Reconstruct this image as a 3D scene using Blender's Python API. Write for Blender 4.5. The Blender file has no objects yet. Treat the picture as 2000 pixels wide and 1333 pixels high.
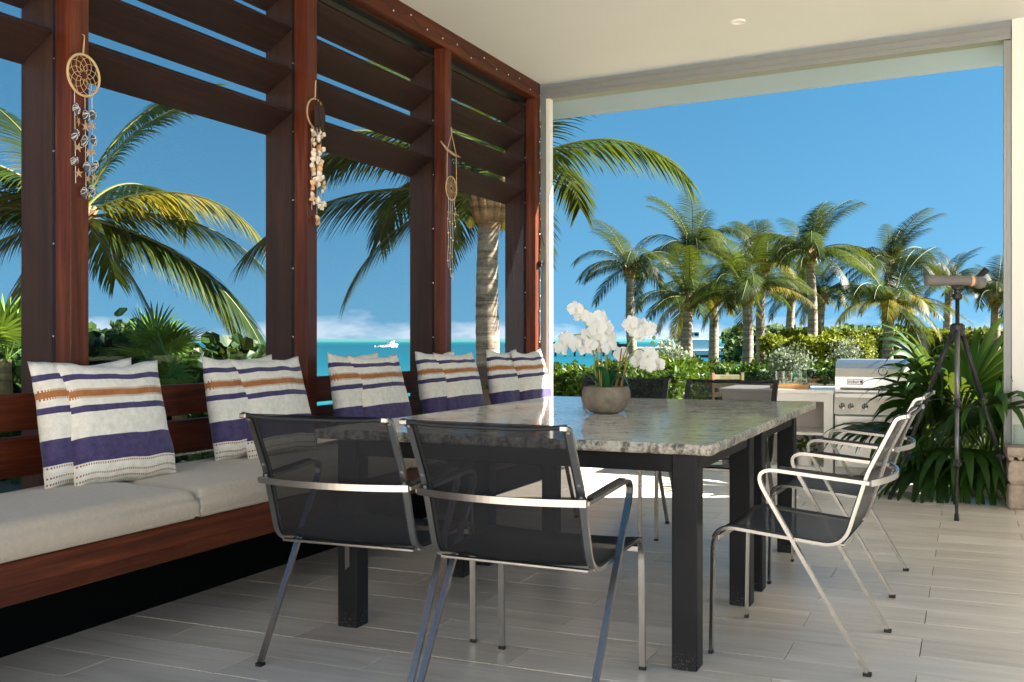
import bpy, math, random
from mathutils import Vector, Matrix, noise
R = math.radians
scene = bpy.context.scene
COL = scene.collection

# ------------------------------------------------------------------ camera
FPX = 2050.0
YAW = math.atan(893 / FPX)
CAMH = 1.1
cam = bpy.data.cameras.new('camera')
cam.sensor_width = 36.0
cam.lens = 36.0 * FPX / 2000.0
cam.shift_y = -0.00225
cam.clip_start = 0.05
cam.clip_end = 60000
camo = bpy.data.objects.new('camera', cam)
camo.location = (0, 0, CAMH)
camo.rotation_euler = (R(90), 0, YAW)
COL.objects.link(camo)
scene.camera = camo
SN, CS = math.sin(YAW), math.cos(YAW)

def at(x, d, y=None):
    """world point seen at photo pixel x (and y) at depth d along the lens axis"""
    u = (x - 1000) / FPX
    z = CAMH if y is None else CAMH - (y - 662) * d / FPX
    return Vector((d * (-SN + CS * u), d * (CS + SN * u), z))

# ------------------------------------------------------------------ world + sun
SUN = Vector((1.0, 0.434, 0.72)).normalized()
SUN_EL = math.asin(SUN.z)
SUN_AZ = math.atan2(SUN.x, SUN.y)
world = bpy.data.worlds.new('World')
scene.world = world
world.use_nodes = True
wt = world.node_tree
wt.nodes.clear()
w_out = wt.nodes.new('ShaderNodeOutputWorld')
w_bg = wt.nodes.new('ShaderNodeBackground')
w_sky = wt.nodes.new('ShaderNodeTexSky')
w_sky.sky_type = 'NISHITA'
w_sky.sun_disc = False
w_sky.sun_elevation = SUN_EL
w_sky.sun_rotation = SUN_AZ
w_sky.altitude = 0
w_sky.air_density = 1.0
w_sky.dust_density = 0.25
w_sky.ozone_density = 2.5
w_hs = wt.nodes.new('ShaderNodeHueSaturation')
w_hs.inputs['Saturation'].default_value = 1.27
w_hs.inputs['Hue'].default_value = 0.482
w_hs.inputs['Value'].default_value = 0.42
wt.links.new(w_sky.outputs[0], w_hs.inputs['Color'])
# the sky of a clear polarised day: deep blue almost down to the sea
w_tc0 = wt.nodes.new('ShaderNodeTexCoord')
w_lift = wt.nodes.new('ShaderNodeMapping'); w_lift.vector_type = 'POINT'
w_lift.inputs['Scale'].default_value = (1, 1, 0.75); w_lift.inputs['Location'].default_value = (0, 0, 0.22)
wt.links.new(w_tc0.outputs['Generated'], w_lift.inputs[0])
w_nrm = wt.nodes.new('ShaderNodeVectorMath'); w_nrm.operation = 'NORMALIZE'
wt.links.new(w_lift.outputs[0], w_nrm.inputs[0])
wt.links.new(w_nrm.outputs[0], w_sky.inputs[0])
# low cumulus bank round the whole horizon
w_tc = wt.nodes.new('ShaderNodeTexCoord')
w_sep = wt.nodes.new('ShaderNodeSeparateXYZ')
wt.links.new(w_tc.outputs['Generated'], w_sep.inputs[0])
w_map = wt.nodes.new('ShaderNodeMapping')
w_map.inputs['Scale'].default_value = (14, 14, 46)
wt.links.new(w_tc.outputs['Generated'], w_map.inputs[0])
w_no = wt.nodes.new('ShaderNodeTexNoise')
w_no.inputs['Scale'].default_value = 1.0
w_no.inputs['Detail'].default_value = 7
w_no.inputs['Roughness'].default_value = 0.6
wt.links.new(w_map.outputs[0], w_no.inputs['Vector'])
w_band = wt.nodes.new('ShaderNodeMapRange')
w_band.inputs['From Min'].default_value = 0.034
w_band.inputs['From Max'].default_value = 0.004
wt.links.new(w_sep.outputs['Z'], w_band.inputs['Value'])
w_add = wt.nodes.new('ShaderNodeMath'); w_add.operation = 'MULTIPLY_ADD'
wt.links.new(w_band.outputs[0], w_add.inputs[0])
w_add.inputs[1].default_value = 0.42
wt.links.new(w_no.outputs['Fac'], w_add.inputs[2])
w_thr = wt.nodes.new('ShaderNodeMapRange')
w_thr.inputs['From Min'].default_value = 0.72
w_thr.inputs['From Max'].default_value = 0.98
w_thr.inputs['To Max'].default_value = 0.3
wt.links.new(w_add.outputs[0], w_thr.inputs['Value'])
w_mix = wt.nodes.new('ShaderNodeMixRGB')
wt.links.new(w_thr.outputs[0], w_mix.inputs[0])
wt.links.new(w_hs.outputs[0], w_mix.inputs[1])
w_mix.inputs[2].default_value = (5.2, 5.0, 5.0, 1)
wt.links.new(w_mix.outputs[0], w_bg.inputs['Color'])
w_bg.inputs['Strength'].default_value = 0.06
wt.links.new(w_bg.outputs[0], w_out.inputs['Surface'])

sl = bpy.data.lights.new('sun', 'SUN')
sl.energy = 5.0
sl.angle = R(0.53)
sl.color = (1.0, 0.93, 0.82)
so = bpy.data.objects.new('sun', sl)
so.rotation_euler = (-SUN).to_track_quat('-Z', 'Y').to_euler()
so.location = (20, 10, 20)
COL.objects.link(so)

scene.view_settings.view_transform = 'Standard'
scene.view_settings.look = 'None'
scene.view_settings.exposure = 2.75
scene.view_settings.gamma = 1.0
scene.view_settings.use_curve_mapping = False
scene.cycles.use_denoising = True
scene.cycles.max_bounces = 12
scene.cycles.diffuse_bounces = 6
scene.cycles.transparent_max_bounces = 24
scene.cycles.sample_clamp_indirect = 6.0

# ------------------------------------------------------------------ helpers
def lin(r, g, b):
    f = lambda v: v / 12.92 if v <= 0.04045 else ((v + 0.055) / 1.055) ** 2.4
    return (f(r / 255), f(g / 255), f(b / 255), 1)

class G:
    """tiny node-graph helper"""
    def __init__(s, name):
        s.m = bpy.data.materials.new(name); s.m.use_nodes = True
        s.t = s.m.node_tree; s.t.nodes.clear()
        s.out = s.n('ShaderNodeOutputMaterial')
    def n(s, typ, **kw):
        nd = s.t.nodes.new(typ)
        for k, v in kw.items():
            if hasattr(nd, k): setattr(nd, k, v)
        return nd
    def l(s, a, b): s.t.links.new(a, b)
    def put(s, sock, v):
        if isinstance(v, bpy.types.NodeSocket): s.l(v, sock)
        elif v is not None: sock.default_value = v
    def math(s, op, a, b=None, c=None, clamp=False):
        nd = s.n('ShaderNodeMath', operation=op); nd.use_clamp = clamp
        s.put(nd.inputs[0], a)
        if b is not None: s.put(nd.inputs[1], b)
        if c is not None: s.put(nd.inputs[2], c)
        return nd.outputs[0]
    def coords(s, kind='Object', scale=(1, 1, 1), rot=(0, 0, 0), loc=None):
        tc = s.n('ShaderNodeTexCoord'); mp = s.n('ShaderNodeMapping')
        mp.inputs['Scale'].default_value = scale; mp.inputs['Rotation'].default_value = rot
        s.l(tc.outputs[kind], mp.inputs[0])
        if loc is not None: s.put(mp.inputs['Location'], loc)
        return mp.outputs[0]
    def noise(s, vec, scale=5, detail=4, rough=0.5, dist=0.0):
        nd = s.n('ShaderNodeTexNoise'); s.l(vec, nd.inputs['Vector'])
        nd.inputs['Scale'].default_value = scale; nd.inputs['Detail'].default_value = detail
        nd.inputs['Roughness'].default_value = rough; nd.inputs['Distortion'].default_value = dist
        return nd.outputs['Fac']
    def voro(s, vec, scale=20, feature='F1', out='Distance', rnd=1.0):
        nd = s.n('ShaderNodeTexVoronoi', feature=feature); s.l(vec, nd.inputs['Vector'])
        nd.inputs['Scale'].default_value = scale; nd.inputs['Randomness'].default_value = rnd
        return nd.outputs[out]
    def ramp(s, fac, stops):
        nd = s.n('ShaderNodeValToRGB'); cr = nd.color_ramp
        while len(cr.elements) < len(stops): cr.elements.new(0.5)
        for e, (p, c) in zip(cr.elements, stops): e.position = p; e.color = c
        s.put(nd.inputs[0], fac); return nd.outputs[0]
    def mix(s, fac, a, b, typ='MIX'):
        nd = s.n('ShaderNodeMixRGB', blend_type=typ)
        s.put(nd.inputs[0], fac); s.put(nd.inputs[1], a); s.put(nd.inputs[2], b)
        return nd.outputs[0]
    def rng(s, v, a, b, c=0.0, d=1.0):
        nd = s.n('ShaderNodeMapRange'); s.put(nd.inputs['Value'], v)
        nd.inputs['From Min'].default_value = a; nd.inputs['From Max'].default_value = b
        nd.inputs['To Min'].default_value = c; nd.inputs['To Max'].default_value = d
        return nd.outputs[0]
    def bump(s, h, strength=0.3, dist=0.01):
        nd = s.n('ShaderNodeBump'); s.l(h, nd.inputs['Height'])
        nd.inputs['Strength'].default_value = strength; nd.inputs['Distance'].default_value = dist
        return nd.outputs[0]
    def rand(s):
        return s.n('ShaderNodeObjectInfo').outputs['Random']
    def pbr(s, color, rough=0.5, metal=0.0, normal=None, spec=0.5, **kw):
        p = s.n('ShaderNodeBsdfPrincipled')
        s.put(p.inputs['Base Color'], color); s.put(p.inputs['Roughness'], rough)
        s.put(p.inputs['Metallic'], metal); s.put(p.inputs['Specular IOR Level'], spec)
        if normal is not None: s.l(normal, p.inputs['Normal'])
        for k, v in kw.items(): s.put(p.inputs[k.replace('_', ' ')], v)
        return p.outputs[0]
    def shmix(s, fac, a, b):
        nd = s.n('ShaderNodeMixShader'); s.put(nd.inputs[0], fac); s.l(a, nd.inputs[1]); s.l(b, nd.inputs[2])
        return nd.outputs[0]
    def done(s, sh):
        s.l(sh, s.out.inputs['Surface']); return s.m

def plain(name, col, rough=0.5, metal=0.0, spec=0.5, var=0.08, nscale=14, bump=0.0):
    g = G(name); v = g.coords()
    f = g.noise(v, nscale, 5, 0.6)
    dk = tuple(c * (1 - var) for c in col[:3]) + (1,); lt = tuple(min(1, c * (1 + var)) for c in col[:3]) + (1,)
    c = g.ramp(f, [(0.3, dk), (0.7, lt)])
    nm = g.bump(g.noise(v, nscale * 12, 3), bump, 0.002) if bump else None
    return g.done(g.pbr(c, rough, metal, nm, spec))

class MB:
    """collects shapes into one mesh"""
    def __init__(s): s.v = []; s.f = []; s.mi = []; s.uv = None
    def add(s, vs, fs, mi=0):
        o = len(s.v); s.v += [tuple(p) for p in vs]
        s.f += [tuple(i + o for i in f) for f in fs]; s.mi += [mi] * len(fs); return s
    def box(s, lo, hi, b=0.0, mi=0, M=None):
        lo, hi = Vector(lo), Vector(hi)
        c = (lo + hi) / 2; h = (hi - lo) / 2; b = min(b, min(h) * 0.9)
        vs = []; fs = []
        if b <= 0:
            vs = [Vector((c.x + x * h.x, c.y + y * h.y, c.z + z * h.z)) for x in (-1, 1) for y in (-1, 1) for z in (-1, 1)]
            fs = [(0, 1, 3, 2), (4, 6, 7, 5), (0, 4, 5, 1), (2, 3, 7, 6), (0, 2, 6, 4), (1, 5, 7, 3)]
        else:
            idx = {}
            for x in (-1, 1):
                for y in (-1, 1):
                    for z in (-1, 1):
                        for a in range(3):
                            p = [x * (h.x - b), y * (h.y - b), z * (h.z - b)]
                            p[a] = (x, y, z)[a] * h[a]
                            idx[(x, y, z, a)] = len(vs); vs.append(c + Vector(p))
            sg = (-1, 1)
            for sx in sg: fs.append([idx[(sx, y, z, 0)] for y, z in ((-1, -1), (1, -1), (1, 1), (-1, 1))][::sx])
            for sy in sg: fs.append([idx[(x, sy, z, 1)] for x, z in ((-1, -1), (-1, 1), (1, 1), (1, -1))][::sy])
            for sz in sg: fs.append([idx[(x, y, sz, 2)] for x, y in ((-1, -1), (1, -1), (1, 1), (-1, 1))][::sz])
            for y in sg:
                for z in sg: fs.append([idx[(-1, y, z, 1)], idx[(1, y, z, 1)], idx[(1, y, z, 2)], idx[(-1, y, z, 2)]][::(1 if y * z > 0 else -1)])
            for x in sg:
                for z in sg: fs.append([idx[(x, -1, z, 0)], idx[(x, -1, z, 2)], idx[(x, 1, z, 2)], idx[(x, 1, z, 0)]][::(1 if x * z < 0 else -1)])
            for x in sg:
                for y in sg: fs.append([idx[(x, y, -1, 0)], idx[(x, y, 1, 0)], idx[(x, y, 1, 1)], idx[(x, y, -1, 1)]][::(1 if x * y > 0 else -1)])
            for x in sg:
                for y in sg:
                    for z in sg: fs.append([idx[(x, y, z, 0)], idx[(x, y, z, 1)], idx[(x, y, z, 2)]][::(1 if x * y * z > 0 else -1)])
        if M is not None: vs = [M @ p for p in vs]
        return s.add(vs, fs, mi)
    def tube(s, pts, r, n=8, mi=0, cap=True, closed=False):
        pts = [Vector(p) for p in pts]; m = len(pts)
        rr = r if isinstance(r, (list, tuple)) else [r] * m
        vs = []; fs = []; prev = None
        for i, p in enumerate(pts):
            if closed: t = pts[(i + 1) % m] - pts[i - 1]
            else: t = pts[min(i + 1, m - 1)] - pts[max(i - 1, 0)]
            if t.length < 1e-9: t = Vector((0, 0, 1))
            t.normalize()
            if prev is None:
                a = Vector((0, 0, 1)) if abs(t.z) < 0.9 else Vector((1, 0, 0))
                nrm = t.cross(a).normalized()
            else:
                nrm = (prev - t * prev.dot(t))
                nrm = nrm.normalized() if nrm.length > 1e-6 else t.orthogonal().normalized()
            prev = nrm; bn = t.cross(nrm)
            for k in range(n):
                an = 2 * math.pi * k / n
                vs.append(p + (nrm * math.cos(an) + bn * math.sin(an)) * rr[i])
        for i in range(m if closed else m - 1):
            j = (i + 1) % m
            for k in range(n):
                k2 = (k + 1) % n
                fs.append((i * n + k, i * n + k2, j * n + k2, j * n + k))
        if cap and not closed:
            fs.append(tuple(range(n))[::-1]); fs.append(tuple((m - 1) * n + k for k in range(n)))
        return s.add(vs, fs, mi)
    def bar(s, pts, lat, w, t, mi=0):
        """flat bar swept along a path; w is its width along axis lat, t its thickness"""
        pts = [Vector(p) for p in pts]; lat = Vector(lat).normalized(); vs = []; fs = []; m = len(pts)
        for i, p in enumerate(pts):
            tg = (pts[min(i + 1, m - 1)] - pts[max(i - 1, 0)]).normalized()
            la = (lat - tg * lat.dot(tg)).normalized()
            nn = tg.cross(la)
            for a, b in ((-1, -1), (1, -1), (1, 1), (-1, 1)): vs.append(p + la * (a * w / 2) + nn * (b * t / 2))
        for i in range(m - 1):
            for k in range(4):
                k2 = (k + 1) % 4
                fs.append((i * 4 + k, i * 4 + k2, i * 4 + 4 + k2, i * 4 + 4 + k))
        fs.append((3, 2, 1, 0)); fs.append(tuple((m - 1) * 4 + k for k in range(4)))
        return s.add(vs, fs, mi)
    def lathe(s, prof, n=24, c=(0, 0, 0), mi=0, M=None):
        c = Vector(c); vs = []; fs = []
        for r, z in prof:
            for k in range(n):
                a = 2 * math.pi * k / n
                vs.append(c + Vector((r * math.cos(a), r * math.sin(a), z)))
        for i in range(len(prof) - 1):
            for k in range(n):
                k2 = (k + 1) % n
                fs.append((i * n + k, i * n + k2, (i + 1) * n + k2, (i + 1) * n + k))
        if M is not None: vs = [M @ p for p in vs]
        return s.add(vs, fs, mi)
    def grid(s, fn, nu, nv, mi=0, flip=False):
        vs = [fn(i / nu, j / nv) for j in range(nv + 1) for i in range(nu + 1)]
        fs = []
        for j in range(nv):
            for i in range(nu):
                q = (j * (nu + 1) + i, j * (nu + 1) + i + 1, (j + 1) * (nu + 1) + i + 1, (j + 1) * (nu + 1) + i)
                fs.append(q[::-1] if flip else q)
        return s.add(vs, fs, mi)
    def mesh(s, name, mats, smooth=False):
        me = bpy.data.meshes.new(name); me.from_pydata(s.v, [], s.f)
        mats = mats if isinstance(mats, (list, tuple)) else [mats]
        for m in mats: me.materials.append(m)
        if len(mats) > 1: me.polygons.foreach_set('material_index', s.mi)
        if smooth: me.polygons.foreach_set('use_smooth', [True] * len(me.polygons))
        me.update(); return me
    def build(s, name, mats, parent=None, smooth=False, loc=None, rot=None):
        return link(name, s.mesh(name, mats, smooth), parent, loc, rot)

def link(name, me, parent=None, loc=None, rot=None):
    o = bpy.data.objects.new(name, me); COL.objects.link(o)
    if parent is not None: o.parent = parent
    if loc is not None: o.location = loc
    if rot is not None: o.rotation_euler = rot
    return o
def tag(o, label, cat, group=None):
    o['label'] = label; o['category'] = cat
    if group: o['group'] = group
    return o
def struct(o): o['kind'] = 'structure'; return o
def thing(name, label, cat, loc=(0, 0, 0), rz=0.0, group=None):
    return tag(link(name, None, None, loc, (0, 0, rz)), label, cat, group)
def copy_tree(o, parent=None):
    c = o.copy(); COL.objects.link(c); c.parent = parent
    for ch in list(o.children): copy_tree(ch, c)
    return c
def rounded(pts, rad, seg=6):
    """polyline with its inner corners rounded"""
    pts = [Vector(p) for p in pts]; out = [pts[0]]
    rads = rad if isinstance(rad, (list, tuple)) else [rad] * (len(pts) - 2)
    for i in range(1, len(pts) - 1):
        p, a, b = pts[i], pts[i - 1], pts[i + 1]
        d1, d2 = (a - p), (b - p); L1, L2 = d1.length, d2.length; d1 /= L1; d2 /= L2
        ang = d1.angle(d2); k = min(rads[i - 1] / math.tan(ang / 2), L1 * 0.49, L2 * 0.49)
        q0, q1 = p + d1 * k, p + d2 * k
        for j in range(seg + 1):
            t = j / seg
            out.append(q0 * (1 - t) ** 2 + p * 2 * t * (1 - t) + q1 * t ** 2)
    out.append(pts[-1]); return out

# ------------------------------------------------------------------ materials
def wood(name, axis, dark, mid, light, rough=0.42, coat=0.03):
    g = G(name)
    sc = [26, 26, 26]; sc[axis] = 1.3
    r = g.rand()
    off = g.n('ShaderNodeCombineXYZ')
    for i in range(3): g.put(off.inputs[i], g.math('MULTIPLY', r, (37.0, 19.0, 53.0)[i]))
    v = g.coords('Object', sc, loc=off.outputs[0])
    a = g.noise(v, 1.0, 6, 0.62, 0.6)
    sc2 = [120, 120, 120]; sc2[axis] = 5
    b = g.noise(g.coords('Object', sc2), 1.0, 3, 0.5)
    blo = g.noise(g.coords('Object', (2, 2, 2)), 1.0, 2)
    f = g.math('ADD', g.math('MULTIPLY', a, 0.75), g.math('MULTIPLY', b, 0.25))
    c = g.ramp(f, [(0.32, dark), (0.5, mid), (0.7, light)])
    c = g.mix(g.rng(blo, 0.3, 0.75, 0, 0.35), c, dark)
    c = g.mix(g.math('MULTIPLY', r, 0.25), c, mid)
    return g.done(g.pbr(c, g.rng(b, 0.2, 0.8, rough - 0.06, rough + 0.12), 0, g.bump(b, 0.12, 0.002), 0.22, Coat_Weight=coat, Coat_Roughness=0.22))

RD, RM, RL = lin(42, 17, 9), lin(84, 36, 18), lin(124, 62, 33)
wood_z = wood('red_hardwood_upright', 2, RD, RM, RL)
wood_y = wood('red_hardwood_long', 1, RD, RM, RL)
DD, DM, DL = lin(38, 24, 20), lin(62, 40, 33), lin(82, 54, 44)  # same red hardwood, shade behind the screens darkened into its colour
wood_dz = wood('shaded_hardwood_upright', 2, DD, DM, DL, 0.5, 0.0)
wood_dy = wood('shaded_hardwood_louvre', 1, DD, DM, DL, 0.5, 0.0)

def m_tile():
    g = G('wood_look_porcelain')
    r = g.rand()
    off = g.n('ShaderNodeCombineXYZ')
    for i in range(3): g.put(off.inputs[i], g.math('MULTIPLY', r, (91.0, 47.0, 13.0)[i]))
    v = g.coords('Object', (1.3, 15, 1), loc=off.outputs[0])
    a = g.noise(v, 1.0, 6, 0.6, 0.7)
    b = g.noise(g.coords('Object', (5, 110, 1), loc=off.outputs[0]), 1.0, 3, 0.6)
    f = g.math('ADD', g.math('MULTIPLY', a, 0.75), g.math('MULTIPLY', b, 0.25))
    c = g.ramp(f, [(0.25, lin(186, 174, 160)), (0.42, lin(215, 206, 194)), (0.58, lin(230, 222, 212)), (0.8, lin(240, 234, 226))])
    tone = g.ramp(r, [(0, (0.9, 0.88, 0.86, 1)), (1, (1.04, 1.03, 1.02, 1))])
    c = g.mix(1.0, c, tone, 'MULTIPLY')
    return g.done(g.pbr(c, g.rng(a, 0.3, 0.7, 0.3, 0.42), 0, g.bump(b, 0.06, 0.001), 0.5))
mt_tile = m_tile()
mt_grout = plain('grey_grout', lin(112, 103, 94), 0.9, bump=0.2)

def m_plaster(name, col):
    g = G(name); v = g.coords()
    a = g.noise(v, 0.8, 4, 0.6); b = g.noise(v, 130, 3, 0.6)
    c = g.mix(g.rng(a, 0.3, 0.7, 0, 1), tuple(x * 0.95 for x in col[:3]) + (1,), col)
    return g.done(g.pbr(c, 0.85, 0, g.bump(b, 0.25, 0.002), 0.25))
mt_ceiling = m_plaster('cream_ceiling_plaster', lin(211, 212, 209))
mt_white = m_plaster('white_wall_paint', lin(232, 231, 228))
mt_alu = plain('grey_aluminium_track', lin(138, 141, 143), 0.45, 0.3, var=0.04)

def m_steel(name, col, rough, scale=(4, 4, 220)):
    g = G(name); v = g.coords('Object', scale)
    a = g.noise(v, 1.0, 4, 0.6); b = g.noise(g.coords(), 6, 3)
    c = g.mix(g.rng(b, 0.3, 0.7, 0, 1), tuple(x * 0.88 for x in col[:3]) + (1,), col)
    return g.done(g.pbr(c, g.rng(a, 0.25, 0.75, rough - 0.06, rough + 0.1), 1.0))
mt_steel = plain('brushed_steel_frame', (0.33, 0.325, 0.32, 1), 0.27, 1.0, var=0.04)
mt_grill = plain('brushed_steel_grill', (0.62, 0.62, 0.61, 1), 0.34, 1.0, var=0.05)
mt_black = plain('black_powder_coat', (0.008, 0.008, 0.010, 1), 0.5, 0, 0.2, var=0.2)
mt_rubber = plain('black_rubber', (0.012, 0.012, 0.012, 1), 0.7)

def m_legblack():
    g = G('black_leg_with_worn_foot')
    v = g.coords(); tc = g.n('ShaderNodeTexCoord'); sp = g.n('ShaderNodeSeparateXYZ'); g.l(tc.outputs['Object'], sp.inputs[0])
    n_ = g.noise(v, 160, 3, 0.7)
    m = g.math('MULTIPLY', g.rng(sp.outputs['Z'], 0.09, 0.0), g.rng(n_, 0.58, 0.66))
    c = g.mix(m, (0.010, 0.011, 0.014, 1), lin(150, 150, 148))
    return g.done(g.pbr(c, 0.5, 0, None, 0.2))
mt_leg = m_legblack()

def m_sling(name, fac, spec=0.4):
    g = G(name); v = g.coords('Object', (1, 1, 1))
    w = g.noise(v, 420, 2, 0.5)
    c = g.ramp(w, [(0.3, (0.006, 0.007, 0.009, 1)), (0.7, (0.018, 0.020, 0.025, 1))])
    p = g.pbr(c, 0.6, 0, g.bump(w, 0.3, 0.001), spec)
    t = g.n('ShaderNodeBsdfTransparent')
    return g.done(g.shmix(fac, t.outputs[0], p))
mt_sling = m_sling('black_sling_mesh', 0.85, 0.2)
mt_hem = m_sling('black_sling_hem', 1.0)
mt_screen = m_sling('insect_screen_mesh', 0.2, 0.05)

def m_granite():
    g = G('polished_granite')
    v = g.coords('Object', (1, 1, 1))
    st = g.coords('Object', (5.0, 14, 6))
    a = g.noise(st, 1.4, 8, 0.68, 1.4)
    b = g.noise(v, 55, 5, 0.7)
    vo = g.voro(v, 120, 'F1', 'Distance')
    f = g.math('ADD', g.math('MULTIPLY', a, 0.62), g.math('MULTIPLY', b, 0.38))
    c = g.ramp(f, [(0.33, lin(34, 34, 33)), (0.395, lin(104, 102, 95)), (0.44, lin(188, 184, 172)), (0.5, lin(224, 220, 210)), (0.62, lin(238, 235, 228))])
    c = g.mix(g.rng(vo, 0.1, 0.22, 0.4, 0), c, lin(70, 66, 60))
    warm = g.noise(v, 7, 3)
    c = g.mix(g.rng(warm, 0.5, 0.8, 0, 0.25), c, lin(170, 150, 116))
    return g.done(g.pbr(c, 0.07, 0, g.bump(b, 0.02, 0.001), 0.5))
mt_granite = m_granite()
def m_granite_edge():
    g = G('rough_granite_edge')
    v = g.coords('Object', (1, 1, 1))
    a = g.noise(g.coords('Object', (18, 18, 7)), 1.0, 6, 0.7, 1.0); b = g.noise(v, 70, 5, 0.7)
    f = g.math('ADD', g.math('MULTIPLY', a, 0.6), g.math('MULTIPLY', b, 0.4))
    c = g.ramp(f, [(0.38, lin(38, 36, 33)), (0.46, lin(112, 106, 96)), (0.53, lin(176, 170, 158)), (0.68, lin(214, 209, 199))])
    return g.done(g.pbr(c, 0.38, 0, g.bump(b, 0.5, 0.006), 0.5))
mt_gedge = m_granite_edge()

def m_fabric(name, col, var=0.08, weave=900):
    g = G(name); v = g.coords()
    w = g.noise(v, weave, 2, 0.5); b = g.noise(v, 60, 4, 0.7); big = g.noise(v, 5, 3)
    c = g.ramp(g.math('ADD', g.math('MULTIPLY', b, 0.6), g.math('MULTIPLY', w, 0.4)),
               [(0.3, tuple(x * (1 - 2 * var) for x in col[:3]) + (1,)), (0.7, tuple(x * (1 + var) for x in col[:3]) + (1,))])
    c = g.mix(g.rng(big, 0.35, 0.7, 0.12, 0), c, tuple(x * 0.7 for x in col[:3]) + (1,))
    return g.done(g.pbr(c, 0.95, 0, g.bump(w, 0.35, 0.001), 0.1, Sheen_Weight=0.2))
mt_cushion = m_fabric('oatmeal_woven_fabric', lin(182, 170, 154))

def m_pillow():
    g = G('striped_woven_cotton')
    tc = g.n('ShaderNodeTexCoord'); sp = g.n('ShaderNodeSeparateXYZ'); g.l(tc.outputs['UV'], sp.inputs[0])
    v3 = g.coords()
    wob = g.math('MULTIPLY', g.math('SUBTRACT', g.noise(v3, 9, 2), 0.5), 0.02)
    V = g.math('ADD', g.math('SUBTRACT', 1.0, sp.outputs['Y']), wob)   # 0 at the top
    U = sp.outputs['X']
    tooth = g.math('GREATER_THAN', g.math('FRACT', g.math('MULTIPLY', U, 52.0)), 0.5)
    def band(c0, c1, t=0.0):
        a, b = g.math('GREATER_THAN', V, c0), g.math('LESS_THAN', V, c1)
        r = g.math('MULTIPLY', a, b)
        if t:
            a2, b2 = g.math('GREATER_THAN', V, c0 - t), g.math('LESS_THAN', V, c1 + t)
            r = g.math('MAXIMUM', r, g.math('MULTIPLY', g.math('MULTIPLY', a2, b2), tooth))
        return r
    fine = g.noise(g.coords('Object', (300, 300, 700)), 1.0, 2); bl = g.noise(v3, 40, 4, 0.7)
    cream = g.ramp(bl, [(0.3, lin(206, 200, 188)), (0.7, lin(230, 226, 216))])
    pur = g.ramp(bl, [(0.3, lin(58, 52, 86)), (0.7, lin(80, 72, 110))])
    bro = g.ramp(bl, [(0.3, lin(146, 92, 52)), (0.7, lin(174, 116, 72))])
    red = lin(140, 84, 62)
    c = cream
    for b in ((0.115, 0.165), (0.375, 0.425), (0.62, 0.815)): c = g.mix(band(*b), c, pur)
    c = g.mix(band(0.255, 0.305, 0.016), c, bro)
    for y in (0.832, 0.905, 0.95):
        c = g.mix(g.math('MULTIPLY', band(y - 0.007, y + 0.007), tooth), c, red)
    h = g.math('ADD', g.math('MULTIPLY', fine, 0.5), bl)
    return g.done(g.pbr(c, 0.95, 0, g.bump(h, 0.4, 0.002), 0.1, Sheen_Weight=0.15))
mt_pillow = m_pillow()

def m_leaf(name, c1, c2, c3=None, trans=0.32, rough=0.4, clump=1.2):
    g = G(name)
    ri = g.n('ShaderNodeNewGeometry').outputs['Random Per Island']
    cl = g.noise(g.coords('Object', (1, 1, 1)), clump, 2)
    f = g.math('ADD', g.math('MULTIPLY', ri, 0.55), g.math('MULTIPLY', g.rng(cl, 0.3, 0.7), 0.45))
    c = g.ramp(f, [(0.1, c1), (0.6, c2), (1.0, c3 or c2)])
    tr = g.n('ShaderNodeBsdfTranslucent'); g.l(g.mix(0.22, c, (0.30, 0.34, 0.03, 1), 'MIX'), tr.inputs[0])
    return g.done(g.shmix(trans, g.pbr(c, rough + 0.12, 0, None, 0.28), tr.outputs[0]))
mt_frond = m_leaf('coconut_frond', lin(18, 34, 9), lin(40, 64, 17), lin(86, 98, 28), 0.34, 0.36, 0.8)
mt_frond_y = m_leaf('yellowing_frond', lin(72, 80, 18), lin(124, 116, 28), lin(156, 124, 32), 0.34, 0.4)
mt_frond_d = m_leaf('dark_frond', lin(11, 25, 9), lin(25, 47, 15), lin(54, 70, 24), 0.3, 0.36)
mt_rachis = plain('frond_rib', lin(96, 98, 38), 0.6)
mt_fan = m_leaf('fan_palm_leaf', lin(20, 44, 15), lin(40, 74, 26), lin(76, 112, 42), 0.3, 0.32)
mt_fan_l = m_leaf('light_fan_palm_leaf', lin(58, 90, 24), lin(88, 122, 38), lin(118, 146, 56), 0.34, 0.35)
mt_hedge = m_leaf('hedge_leaf', lin(28, 52, 12), lin(60, 92, 22), lin(108, 132, 38), 0.25, 0.4, 1.5)
mt_hedge_y = m_leaf('yellow_green_hedge_leaf', lin(68, 84, 16), lin(112, 122, 26), lin(150, 152, 44), 0.25, 0.45, 0.4)
mt_grape = m_leaf('sea_grape_leaf', lin(17, 37, 14), lin(34, 62, 25), lin(64, 88, 34), 0.2, 0.35)
mt_silver = m_leaf('silver_bush_leaf', lin(88, 100, 82), lin(124, 136, 116), lin(154, 162, 146), 0.2, 0.6)
mt_far = m_leaf('far_wood_leaf', lin(40, 66, 26), lin(72, 98, 40), lin(104, 124, 54), 0.15, 0.6, 0.05)
mt_orchleaf = m_leaf('orchid_leaf', lin(22, 66, 34), lin(40, 96, 52), lin(56, 112, 62), 0.1, 0.28)

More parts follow.
